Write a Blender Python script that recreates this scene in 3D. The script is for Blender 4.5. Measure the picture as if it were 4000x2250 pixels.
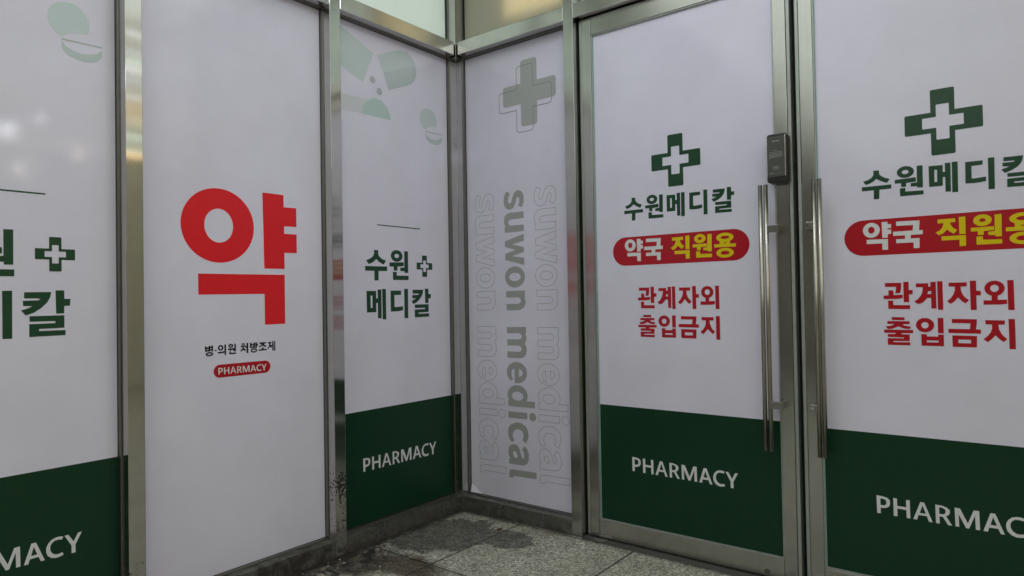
import bpy, bmesh, math, random
from mathutils import Vector, Matrix
from mathutils.geometry import delaunay_2d_cdt
random.seed(7)
for o in list(bpy.data.objects): bpy.data.objects.remove(o)
SC = bpy.context.scene
COL = SC.collection
EYE = 0.99           # eye height over the floor; all heights below are given relative to the eye

# ------------------------------------------------------------------ camera, world, light level
cam_d = bpy.data.cameras.new('camera')
cam = bpy.data.objects.new('camera', cam_d); COL.objects.link(cam)
RT = (0.78765095, 0.61588484, -0.01708344); DN = (-0.02344176, 0.00224915, -0.99972267); FW = (-0.61567562, 0.78783298, 0.01620897)
cam.matrix_world = Matrix(((RT[0], -DN[0], -FW[0], 2.16132), (RT[1], -DN[1], -FW[1], -2.35981), (RT[2], -DN[2], -FW[2], EYE), (0, 0, 0, 1)))
cam_d.sensor_width = 36; cam_d.lens = 2622.547 / 4000 * 36
cam_d.clip_start = 0.02; cam_d.clip_end = 500
SC.camera = cam
W = bpy.data.worlds.new('World'); SC.world = W; W.use_nodes = True
wn = W.node_tree.nodes; bg = wn['Background']
sky = wn.new('ShaderNodeTexSky'); sky.sky_type = 'NISHITA'; sky.sun_disc = False
sky.sun_elevation = math.radians(4); sky.sun_rotation = math.radians(150)
W.node_tree.links.new(sky.outputs[0], bg.inputs[0]); bg.inputs[1].default_value = 0.05
SC.view_settings.view_transform = 'Standard'; SC.view_settings.look = 'None'
SC.view_settings.exposure = 0.21; SC.view_settings.gamma = 1.0
SC.cycles.max_bounces = 8; SC.cycles.sample_clamp_indirect = 6

# ------------------------------------------------------------------ material helpers
def mat(name):
    m = bpy.data.materials.new(name); m.use_nodes = True
    nt = m.node_tree; return m, nt, nt.nodes['Principled BSDF']
def N(nt, typ, **kw):
    n = nt.nodes.new(typ)
    for k, v in kw.items():
        if k in n.inputs: n.inputs[k].default_value = v
        else: setattr(n, k, v)
    return n
def L(nt, a, b): nt.links.new(a, b)
def ramp(nt, fac, stops):
    r = nt.nodes.new('ShaderNodeValToRGB'); e = r.color_ramp.elements
    while len(e) < len(stops): e.new(0.5)
    for i, (p, c) in enumerate(stops):
        e[i].position = p; e[i].color = (*c, 1) if len(c) == 3 else c
    L(nt, fac, r.inputs[0]); return r.outputs[0]
def mixc(nt, fac, a, b, mode='MIX'):
    m = nt.nodes.new('ShaderNodeMix'); m.data_type = 'RGBA'; m.blend_type = mode
    for s, v in ((0, fac), (6, a), (7, b)):
        if hasattr(v, 'links'): L(nt, v, m.inputs[s])
        else: m.inputs[s].default_value = v if s == 0 else (*v, 1)
    return m.outputs[2]
def math_n(nt, op, a, b=None, c=None, clamp=False):
    n = nt.nodes.new('ShaderNodeMath'); n.operation = op; n.use_clamp = clamp
    for i, v in enumerate((a, b, c)):
        if v is None: continue
        if hasattr(v, 'links'): L(nt, v, n.inputs[i])
        else: n.inputs[i].default_value = v
    return n.outputs[0]
def worldpos(nt):
    g = nt.nodes.new('ShaderNodeNewGeometry'); s = nt.nodes.new('ShaderNodeSeparateXYZ'); L(nt, g.outputs['Position'], s.inputs[0]); return g.outputs['Position'], s
def noise(nt, vec, scale, detail=4, rough=.55):
    n = N(nt, 'ShaderNodeTexNoise', Scale=scale, Detail=detail, Roughness=rough); L(nt, vec, n.inputs['Vector']); return n.outputs['Fac']
def bump(nt, bsdf, h, strength, dist=0.001):
    b = N(nt, 'ShaderNodeBump', Strength=strength, Distance=dist); L(nt, h, b.inputs['Height']); L(nt, b.outputs[0], bsdf.inputs['Normal'])

def vinyl(name, col, rough=.2, grain=.02, ior=1.45):
    m, nt, b = mat(name)
    pos, s = worldpos(nt)
    n1 = noise(nt, pos, 5, 3); n2 = noise(nt, pos, 420, 2)
    d = ramp(nt, n1, [(0.3, tuple(c * .965 for c in col)), (0.7, col)])
    sp = ramp(nt, n2, [(0.3, (1 - grain,) * 3), (0.7, (1 + grain * .5,) * 3)])
    c = mixc(nt, 1.0, d, sp, 'MULTIPLY')
    L(nt, c, b.inputs['Base Color'])
    b.inputs['Roughness'].default_value = rough; b.inputs['IOR'].default_value = ior
    wv = noise(nt, pos, 9, 2)
    bump(nt, b, wv, .16, .004)
    return m

def white_film_mat():
    # white vinyl with faint trapped-air waviness, grey hand marks and a few dark scuffs
    m, nt, b = mat('white_vinyl_film')
    pos, s = worldpos(nt)
    n1 = noise(nt, pos, 3.2, 5, .6); n2 = noise(nt, pos, 380, 2)
    c = ramp(nt, n1, [(0.3, (.745, .72, .855)), (0.62, (.80, .775, .925))])
    c = mixc(nt, 1.0, c, ramp(nt, n2, [(0.3, (.965,) * 3), (0.7, (1.0,) * 3)]), 'MULTIPLY')
    mp = N(nt, 'ShaderNodeMapping'); mp.inputs['Scale'].default_value = (9, 9, 3.2); L(nt, pos, mp.inputs[0])
    sc = noise(nt, mp.outputs[0], 6, 6, .7)
    sc2 = ramp(nt, sc, [(0.70, (0, 0, 0)), (0.745, (1, 1, 1))])
    c = mixc(nt, math_n(nt, 'MULTIPLY', sc2, .10), c, (.35, .34, .33))
    L(nt, c, b.inputs['Base Color'])
    b.inputs['Roughness'].default_value = .08; b.inputs['IOR'].default_value = 1.45
    bump(nt, b, noise(nt, pos, 5, 2), .10, .004)
    return m

def steel(name, axis='Z', base=(.54, .535, .51), rough=.095, aniso=.97, dirt=True, spots=.24):
    m, nt, b = mat(name)
    pos, s = worldpos(nt)
    mp = N(nt, 'ShaderNodeMapping'); mp.inputs['Scale'].default_value = {'Z': (500, 500, 2.5), 'X': (2.5, 500, 500), 'Y': (500, 2.5, 500)}[axis]
    L(nt, pos, mp.inputs[0])
    br = noise(nt, mp.outputs[0], 1.0, 3, .7)
    n1 = noise(nt, pos, 14, 5, .65); n2 = noise(nt, pos, 3, 3)
    c = ramp(nt, n1, [(0.25, tuple(x * .91 for x in base)), (0.65, base)])
    c = mixc(nt, 1.0, c, ramp(nt, br, [(0.3, (.95,) * 3), (0.7, (1.03,) * 3)]), 'MULTIPLY')
    r = math_n(nt, 'ADD', math_n(nt, 'MULTIPLY', n2, rough * .4), rough * .8)
    r = math_n(nt, 'ADD', r, math_n(nt, 'MULTIPLY', br, rough * .15))
    met = 1.0
    if dirt:
        # grime: tiny dark specks everywhere, splashes and a film of dust close to the floor, deepened for the dim light there
        sp = math_n(nt, 'ADD', noise(nt, pos, 80, 3, .6), math_n(nt, 'MULTIPLY', math_n(nt, 'SUBTRACT', noise(nt, pos, 7, 3), .5), .55))
        low = math_n(nt, 'SUBTRACT', 1.0, math_n(nt, 'MULTIPLY', s.outputs[2], 1.9), clamp=True)   # 1 at the floor, 0 at 0.53 m
        big = noise(nt, pos, 17, 5, .7)
        thr = math_n(nt, 'SUBTRACT', 0.80, math_n(nt, 'MULTIPLY', low, spots))
        a = math_n(nt, 'MULTIPLY', math_n(nt, 'SUBTRACT', sp, thr), 18, clamp=True)
        # black splashes around the foot of the post between the red character and the corner panel
        ly = math_n(nt, 'SUBTRACT', 1.0, math_n(nt, 'ABSOLUTE', math_n(nt, 'DIVIDE', math_n(nt, 'ADD', s.outputs[1], .705), .085)), clamp=True)
        lz = math_n(nt, 'SUBTRACT', 1.0, math_n(nt, 'ABSOLUTE', math_n(nt, 'DIVIDE', math_n(nt, 'SUBTRACT', s.outputs[2], .28), .15)), clamp=True)
        thr = math_n(nt, 'SUBTRACT', thr, math_n(nt, 'MULTIPLY', math_n(nt, 'MULTIPLY', ly, lz), .30))
        a = math_n(nt, 'MULTIPLY', math_n(nt, 'SUBTRACT', sp, thr), 18, clamp=True)
        very = math_n(nt, 'SUBTRACT', 1.0, math_n(nt, 'MULTIPLY', s.outputs[2], 9.0), clamp=True)
        g = math_n(nt, 'MULTIPLY', ramp(nt, math_n(nt, 'ADD', big, math_n(nt, 'MULTIPLY', very, .25)), [(0.55, (0, 0, 0)), (0.75, (1, 1, 1))]), math_n(nt, 'ADD', math_n(nt, 'MULTIPLY', low, .45), math_n(nt, 'MULTIPLY', very, .4)), clamp=True)
        # soot-like grime on the left base, thickest left of that post
        lg = math_n(nt, 'MULTIPLY', math_n(nt, 'SUBTRACT', -.52, s.outputs[1]), 3.0, clamp=True)
        lg = math_n(nt, 'MULTIPLY', math_n(nt, 'MULTIPLY', lg, very), 2.2, clamp=True)
        g = math_n(nt, 'MAXIMUM', g, math_n(nt, 'MULTIPLY', lg, ramp(nt, big, [(0.38, (.25, .25, .25)), (0.56, (1, 1, 1))]), clamp=True))
        fac = math_n(nt, 'MAXIMUM', a, g)
        c = mixc(nt, fac, c, (.035, .032, .028))
        met = math_n(nt, 'SUBTRACT', 1.0, math_n(nt, 'MULTIPLY', fac, .9))
        r = math_n(nt, 'ADD', r, math_n(nt, 'MULTIPLY', math_n(nt, 'ADD', fac, math_n(nt, 'MULTIPLY', low, .25)), .4), clamp=True)
        L(nt, met, b.inputs['Metallic'])
    else: b.inputs['Metallic'].default_value = 1.0
    L(nt, c, b.inputs['Base Color']); L(nt, r, b.inputs['Roughness'])
    t = N(nt, 'ShaderNodeTangent', direction_type='RADIAL', axis=axis); L(nt, t.outputs[0], b.inputs['Tangent'])
    b.inputs['Anisotropic'].default_value = aniso
    return m

def plain(name, col, rough=.5, metal=0.0):
    m, nt, b = mat(name)
    pos, s = worldpos(nt)
    c = ramp(nt, noise(nt, pos, 30, 4), [(0.3, tuple(x * .88 for x in col)), (0.7, col)])
    L(nt, c, b.inputs['Base Color']); b.inputs['Roughness'].default_value = rough; b.inputs['Metallic'].default_value = metal
    return m
def glow(name, col, strength):
    m, nt, b = mat(name)
    b.inputs['Base Color'].default_value = (*col, 1); b.inputs['Emission Color'].default_value = (*col, 1)
    b.inputs['Emission Strength'].default_value = strength
    return m

M = {}
M['film'] = white_film_mat()
M['green'] = vinyl('green_vinyl', (.006, .042, .019), .3, .06, 1.33)
M['dkgreen'] = vinyl('green_print', (.012, .062, .027), .24, .05)
M['red'] = vinyl('bright_red_print', (.82, .012, .020), .24, .04)
M['dkred'] = vinyl('deep_red_print', (.46, .009, .020), .24, .04)
M['yellow'] = vinyl('yellow_print', (.78, .60, .006), .24, .03)
M['black'] = vinyl('black_print', (.012, .008, .012), .24, .03)
M['white'] = vinyl('white_print', (.76, .76, .79), .24, .02)
M['grey'] = vinyl('grey_print', (.385, .39, .39), .24, .02)
M['greyline'] = vinyl('grey_line_print', (.35, .348, .365), .24, .02)
M['greengrey'] = vinyl('grey_cross_print', (.45, .465, .462), .24, .02)
M['linegrey'] = vinyl('cross_line_print', (.27, .31, .29), .24, .02)
M['mint'] = vinyl('mint_print', (.60, .69, .71), .22, .02)
M['mint2'] = vinyl('mint_shade_print', (.54, .62, .64), .22, .02)
M['mint3'] = vinyl('mint_strong_print', (.51, .65, .64), .22, .02)
M['faint'] = vinyl('faint_grey_print', (.675, .69, .735), .22, .02)
M['slate'] = vinyl('slate_print', (.50, .535, .56), .22, .02)
M['steel_z'] = steel('brushed_steel_upright', 'Z')
M['steel_door'] = steel('door_steel_upright', 'Z', (.50, .497, .47), .18, .8, dirt=False)
M['steel_doorx'] = steel('door_steel_rail', 'X', (.52, .515, .485), .22, .35, dirt=False)
M['steel_x'] = steel('brushed_steel_rail_x', 'X', (.60, .595, .56), .2, .35)
M['steel_y'] = steel('brushed_steel_rail_y', 'Y', (.60, .595, .56), .2, .35)
M['handle'] = plain('handle_steel', (.44, .42, .365), .27, 1.0)
M['steel_bx'] = steel('shaded_base_steel_x', 'X', (.27, .265, .24), .34, .3, spots=.18)  # base rails: dim floor-level light put into the darker colour, grime on top
M['steel_by'] = steel('shaded_base_steel_y', 'Y', (.24, .235, .21), .36, .3, spots=.20)
M['bracket'] = plain('satin_steel', (.42, .42, .41), .26, 1.0)
M['bead'] = plain('steel_bead', (.25, .245, .225), .42, 1.0)
M['lip'] = plain('aluminium_lip', (.42, .45, .42), .45, .6)
M['gasket'] = plain('black_rubber', (.012, .012, .012), .6)
M['edge'] = plain('green_glass_edge', (.30, .62, .62), .15)
M['lockblack'] = plain('lock_black_plastic', (.018, .018, .019), .3)
M['lockface'] = plain('lock_grey_face', (.085, .088, .08), .28)
M['lockmark'] = plain('lock_grey_print', (.42, .42, .40), .5)
M['chrome'] = plain('chrome_trim', (.75, .75, .72), .12, 1.0)

# floor: flamed granite slabs, joints, moss-yellow dirt, dark wear
def floor_mat():
    m, nt, b = mat('granite_slabs')
    pos, s = worldpos(nt); X, Y = s.outputs[0], s.outputs[1]
    T = .5543
    v1 = N(nt, 'ShaderNodeTexVoronoi', Scale=170.0); L(nt, pos, v1.inputs['Vector'])
    sv = nt.nodes.new('ShaderNodeSeparateColor'); L(nt, v1.outputs['Color'], sv.inputs[0])
    g1 = ramp(nt, sv.outputs[0], [(0.0, (.10, .10, .09)), (0.28, (.27, .27, .25)), (0.6, (.48, .48, .44)), (0.95, (.86, .85, .80))])
    g2 = ramp(nt, noise(nt, pos, 70, 4, .7), [(0.32, (.55, .55, .53)), (0.66, (1.15, 1.15, 1.12))])
    c = mixc(nt, 1.0, g1, g2, 'MULTIPLY')
    # yellow-green film of old dirt in large uneven areas
    n3 = noise(nt, pos, 3.4, 6, .62)
    crust = mixc(nt, .5, c, (.36, .345, .235))
    c = mixc(nt, ramp(nt, n3, [(0.44, (.12, .12, .12)), (0.53, (.62, .62, .62))]), c, crust)
    nc = math_n(nt, 'SUBTRACT', 1.0, math_n(nt, 'MULTIPLY', X, 1.1), clamp=True)
    c = mixc(nt, math_n(nt, 'MULTIPLY', nc, .55), c, crust)
    # scuffed grey wear in patches
    n5 = noise(nt, pos, 6.5, 7, .68)
    c = mixc(nt, ramp(nt, n5, [(0.52, (0, 0, 0)), (0.565, (.5, .5, .5))]), c, mixc(nt, 1.0, c, (.66, .66, .68), 'MULTIPLY'))
    wob = math_n(nt, 'MULTIPLY', math_n(nt, 'SUBTRACT', noise(nt, pos, 9, 6, .7), .5), .34)
    def blob(cx, cy, rx, ry, soft):
        dx = math_n(nt, 'DIVIDE', math_n(nt, 'SUBTRACT', X, cx), rx); dy = math_n(nt, 'DIVIDE', math_n(nt, 'SUBTRACT', Y, cy), ry)
        d = math_n(nt, 'SQRT', math_n(nt, 'ADD', math_n(nt, 'MULTIPLY', dx, dx), math_n(nt, 'MULTIPLY', dy, dy)))
        d = math_n(nt, 'ADD', d, math_n(nt, 'MULTIPLY', wob, 4.2))
        return math_n(nt, 'DIVIDE', math_n(nt, 'SUBTRACT', 1.0, d), soft, clamp=True)
    # worn grey patch before the corner and its offshoots
    dk = math_n(nt, 'MAXIMUM', blob(.19, -.28, .19, .21, .05), blob(.40, -.19, .15, .09, .06))
    dk = math_n(nt, 'MAXIMUM', dk, blob(.12, -.42, .12, .11, .06))
    c = mixc(nt, math_n(nt, 'MULTIPLY', dk, ramp(nt, noise(nt, pos, 22, 6, .7), [(0.34, (.72,) * 3), (0.54, (1.0,) * 3)])), c, mixc(nt, 1.0, c, (.31, .32, .32), 'MULTIPLY'))
    # brown soaked spots near the joint crossing and along the left base
    br = math_n(nt, 'MAXIMUM', blob(.28, -.63, .22, .10, .3), blob(.10, -.72, .16, .14, .3))
    br = math_n(nt, 'MAXIMUM', br, blob(.02, -.95, .10, .20, .5))
    c = mixc(nt, math_n(nt, 'MULTIPLY', br, .9), c, mixc(nt, 1.0, c, (.19, .155, .125), 'MULTIPLY'))
    # dark dust gathered against the bases
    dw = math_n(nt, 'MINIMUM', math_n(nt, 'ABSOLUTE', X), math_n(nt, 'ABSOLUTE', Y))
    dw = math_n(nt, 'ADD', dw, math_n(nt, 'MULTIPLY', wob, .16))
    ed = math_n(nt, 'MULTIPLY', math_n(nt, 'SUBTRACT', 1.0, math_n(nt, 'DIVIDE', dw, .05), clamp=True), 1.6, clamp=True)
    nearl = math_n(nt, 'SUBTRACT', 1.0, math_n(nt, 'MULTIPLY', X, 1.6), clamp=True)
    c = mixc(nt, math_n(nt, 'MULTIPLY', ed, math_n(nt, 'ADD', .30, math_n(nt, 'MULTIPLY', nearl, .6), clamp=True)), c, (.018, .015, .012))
    # loose black flecks
    fl = ramp(nt, noise(nt, pos, 48, 3, .6), [(0.64, (0, 0, 0)), (0.69, (1, 1, 1))])
    c = mixc(nt, math_n(nt, 'MULTIPLY', fl, math_n(nt, 'ADD', .12, math_n(nt, 'MULTIPLY', nearl, .8)), clamp=True), c, (.02, .017, .014))
    # clotted black grime, densest by the left base
    cl = ramp(nt, noise(nt, pos, 19, 6, .7), [(0.46, (0, 0, 0)), (0.53, (1, 1, 1))])
    la = math_n(nt, 'SUBTRACT', 1.0, math_n(nt, 'MULTIPLY', X, 4.2), clamp=True)
    lb = math_n(nt, 'MULTIPLY', math_n(nt, 'SUBTRACT', -.42, Y), 3.2, clamp=True)
    lb = math_n(nt, 'ADD', math_n(nt, 'MULTIPLY', la, lb), math_n(nt, 'MULTIPLY', nearl, .10), clamp=True)
    c = mixc(nt, math_n(nt, 'MULTIPLY', cl, math_n(nt, 'MULTIPLY', lb, 2.2, clamp=True), clamp=True), c, (.020, .019, .015))
    # joints
    def joint(V, off, w):
        f = math_n(nt, 'FRACT', math_n(nt, 'DIVIDE', math_n(nt, 'SUBTRACT', math_n(nt, 'ADD', V, 20 * T), off), T))
        a = math_n(nt, 'MINIMUM', f, math_n(nt, 'SUBTRACT', 1.0, f))
        a = math_n(nt, 'ADD', a, math_n(nt, 'MULTIPLY', math_n(nt, 'SUBTRACT', noise(nt, pos, 40, 3), .5), .004))
        return math_n(nt, 'SUBTRACT', 1.0, math_n(nt, 'DIVIDE', a, w / T), clamp=True)
    j = math_n(nt, 'MAXIMUM', joint(X, .3476, .0052), joint(Y, -.565, .0048))
    c = mixc(nt, math_n(nt, 'MULTIPLY', j, 1.6, clamp=True), c, (.022, .020, .017))
    L(nt, c, b.inputs['Base Color'])
    b.inputs['Roughness'].default_value = .72
    h = math_n(nt, 'SUBTRACT', math_n(nt, 'MULTIPLY', sv.outputs[0], .25), math_n(nt, 'MULTIPLY', j, 1.5))
    bump(nt, b, h, .6, .002)
    return m
M['floor'] = floor_mat()
M['threshold'] = plain('dusty_dark_steel', (.085, .083, .078), .65, .2)
M['ceiling'] = plain('cream_ceiling', (.82, .83, .75), .6)
M['facade'] = plain('grey_brown_facade', (.72, .68, .58), .6)
M['inner'] = plain('dim_interior', (.55, .55, .52), .8)
M['dome'] = plain('mortar_grey', (.3, .3, .3), .8)

# ------------------------------------------------------------------ object helpers
def tag(o, label=None, cat=None, group=None, kind=None):
    if label: o['label'] = label
    if cat: o['category'] = cat
    if group: o['group'] = group
    if kind: o['kind'] = kind
    return o
def thing(name, loc, label, cat, group=None):
    o = bpy.data.objects.new(name, None); o.empty_display_size = .1; COL.objects.link(o)
    o.location = (loc[0], loc[1], loc[2] + EYE); return tag(o, label, cat, group, 'thing')
def link(name, me, m, parent=None, label=None):
    me.materials.append(M[m] if isinstance(m, str) else m)
    o = bpy.data.objects.new(name, me); COL.objects.link(o)
    if parent is not None:
        o.parent = parent
        p = parent; off = Vector((0, 0, 0))
        while p is not None: off += p.location; p = p.parent
        o.location = -off          # mesh coordinates are world coordinates
    if label: o['label'] = label
    return o
def bm_box(bm, x0, x1, y0, y1, z0, z1, bev=0.0):
    t = bmesh.new(); bmesh.ops.create_cube(t, size=1)
    for v in t.verts:
        v.co = Vector(((x0 + x1) / 2 + v.co.x * (x1 - x0), (y0 + y1) / 2 + v.co.y * (y1 - y0), (z0 + z1) / 2 + v.co.z * (z1 - z0) + EYE))
    if bev > 0:
        bmesh.ops.bevel(t, geom=t.edges[:], offset=bev, segments=2, profile=.5, affect='EDGES')
    me = bpy.data.meshes.new('t'); t.to_mesh(me); t.free(); bm.from_mesh(me); bpy.data.meshes.remove(me)
def done(name, bm, m, parent=None, label=None, smooth=False):
    me = bpy.data.meshes.new(name); bm.to_mesh(me); bm.free()
    if smooth:
        for p in me.polygons: p.use_smooth = True
    return link(name, me, m, parent, label)
def box(name, x0, x1, y0, y1, z0, z1, m, parent=None, bev=0.0015, label=None):
    bm = bmesh.new(); bm_box(bm, x0, x1, y0, y1, z0, z1, bev); return done(name, bm, m, parent, label)
def cyl(bm, c, r, h, axis='Z', seg=24, r2=None):
    t = bmesh.new(); bmesh.ops.create_cone(t, cap_ends=True, segments=seg, radius1=r, radius2=r if r2 is None else r2, depth=h)
    rot = {'Z': Matrix.Identity(3), 'Y': Matrix.Rotation(math.pi / 2, 3, 'X'), 'X': Matrix.Rotation(math.pi / 2, 3, 'Y')}[axis]
    for v in t.verts: v.co = rot @ v.co + Vector((c[0], c[1], c[2] + EYE))
    me = bpy.data.meshes.new('t'); t.to_mesh(me); t.free(); bm.from_mesh(me); bpy.data.meshes.remove(me)

# flat artwork on a wall: coordinates (u, z), u = distance from the inner corner along that wall
def wall_map(side, d):
    if side == 'L': return lambda u, z: (-d, -u, z + EYE)
    return lambda u, z: (u, d, z + EYE)
def poly_of(s):
    if s[0] == 'E':
        _, cu, cz, ru, rz = s
        return [(cu + ru * math.cos(a * math.pi / 24), cz + rz * math.sin(a * math.pi / 24)) for a in range(48)]
    return [tuple(p) for p in s]
def area(p): return sum(p[i - 1][0] * p[i][1] - p[i][0] * p[i - 1][1] for i in range(len(p))) / 2
def union_mesh(adds, subs):
    verts, faces = [], []
    for p in adds + subs:
        if area(p) < 0: p = p[::-1]
        faces.append(list(range(len(verts), len(verts) + len(p)))); verts += [Vector(q) for q in p]
    v, e, f, ov, oe, of = delaunay_2d_cdt(verts, [], faces, 1, 1e-6, True)
    na = len(adds)
    keep = [t for t, ids in zip(f, of) if ids and any(i < na for i in ids) and not any(i >= na for i in ids)]
    return [tuple(q) for q in v], keep
def xf(s, m):
    if m is None: return s
    a, b, c, d = m
    if s[0] == 'E': return ['E', a * s[1] + b, c * s[2] + d, abs(a) * s[3], abs(c) * s[4]]
    return [(a * p[0] + b, c * p[1] + d) for p in s]
def art(name, side, depth, adds, subs, m, parent, label=None, mp=None):
    A = [poly_of(xf(s, mp)) for s in adds]; S = [poly_of(xf(s, mp)) for s in subs]
    v, f = union_mesh(A, S)
    w = wall_map(side, depth)
    me = bpy.data.meshes.new(name); me.from_pydata([w(*q) for q in v], [], [list(t) for t in f]); me.update()
    nrm = Vector((1, 0, 0)) if side == 'L' else Vector((0, -1, 0))
    if me.polygons and me.polygons[0].normal.dot(nrm) < 0: me.flip_normals()
    return link(name, me, m, parent, label)
def outline(name, side, depth, adds, subs, m, parent, width, label=None, mp=None):
    A = [poly_of(xf(s, mp)) for s in adds]; S = [poly_of(xf(s, mp)) for s in subs]
    v, f = union_mesh(A, S)
    he = set()
    for t in f:
        t = list(t)
        for i in range(len(t)): he.add((t[i - 1], t[i]))
    nxt = {}
    for a, b in he:
        if (b, a) not in he: nxt[a] = b
    loops = []
    while nxt:
        a = next(iter(nxt)); lp = []
        while a in nxt: lp.append(a); a = nxt.pop(a)
        if len(lp) > 2: loops.append([v[i] for i in lp])
    V, F = [], []; w = wall_map(side, depth)
    for lp in loops:
        n = len(lp); base = len(V)
        for i in range(n):
            p0, p1, p2 = Vector(lp[i - 1]), Vector(lp[i]), Vector(lp[(i + 1) % n])
            a, b = (p1 - p0).normalized(), (p2 - p1).normalized()
            na, nb = Vector((-a.y, a.x)), Vector((-b.y, b.x)); mt = (na + nb)
            mt = mt.normalized() if mt.length > 1e-6 else na
            k = min(2.2, 1 / max(.3, mt.dot(na))) * width / 2
            V += [w(*(p1 + mt * k)), w(*(p1 - mt * k))]
        for i in range(n):
            j = (i + 1) % n; F.append([base + 2 * i, base + 2 * i + 1, base + 2 * j + 1, base + 2 * j])
    me = bpy.data.meshes.new(name); me.from_pydata(V, [], F); me.update()
    nrm = Vector((1, 0, 0)) if side == 'L' else Vector((0, -1, 0))
    if me.polygons and me.polygons[0].normal.dot(nrm) < 0: me.flip_normals()
    return link(name, me, m, parent, label)
def rect(u0, u1, z0, z1): return [(u0, z0), (u1, z0), (u1, z1), (u0, z1)]
def stadium(u0, u1, z0, z1):
    r = (z1 - z0) / 2; zc = (z0 + z1) / 2
    return [(u1 - r + r * math.cos(a * math.pi / 20), zc + r * math.sin(a * math.pi / 20)) for a in range(-10, 11)] + \
           [(u0 + r + r * math.cos(a * math.pi / 20), zc + r * math.sin(a * math.pi / 20)) for a in range(10, 31)]
def cross(cu, cz, hu, hz, wu, wz, r):
    # plus sign with rounded arm ends: half lengths hu/hz, half widths wu (upright) / wz (bar)
    pts = [(cu + wu, cz + wz), (cu + hu, cz + wz), (cu + hu, cz - wz), (cu + wu, cz - wz), (cu + wu, cz - hz), (cu - wu, cz - hz),
           (cu - wu, cz - wz), (cu - hu, cz - wz), (cu - hu, cz + wz), (cu - wu, cz + wz), (cu - wu, cz + hz), (cu + wu, cz + hz)]
    out = []
    for i, p in enumerate(pts):
        if i % 3 == 0: out.append(p); continue
        a = Vector(pts[i - 1]); b = Vector(p); c = Vector(pts[(i + 1) % 12])
        d1 = (a - b).normalized() * r; d2 = (c - b).normalized() * r
        for k in range(6):
            t = k / 5; q = (b + d1) * (1 - t) ** 2 + b * 2 * t * (1 - t) + (b + d2) * t * t
            out.append((q.x, q.y))
    return out
def logo(pre, side, depth, cu, cz, k, m, parent, label=None, ku=1.0):
    h = .0997 * k
    return art(pre, side, depth, [cross(cu, cz, h * ku, h, .0309 * k * ku, .0316 * k, .005 * k)],
               [cross(cu, cz, .053 * k * ku, .0533 * k, .0167 * k * ku, .0165 * k, .0028 * k)], m, parent, label)

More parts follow.
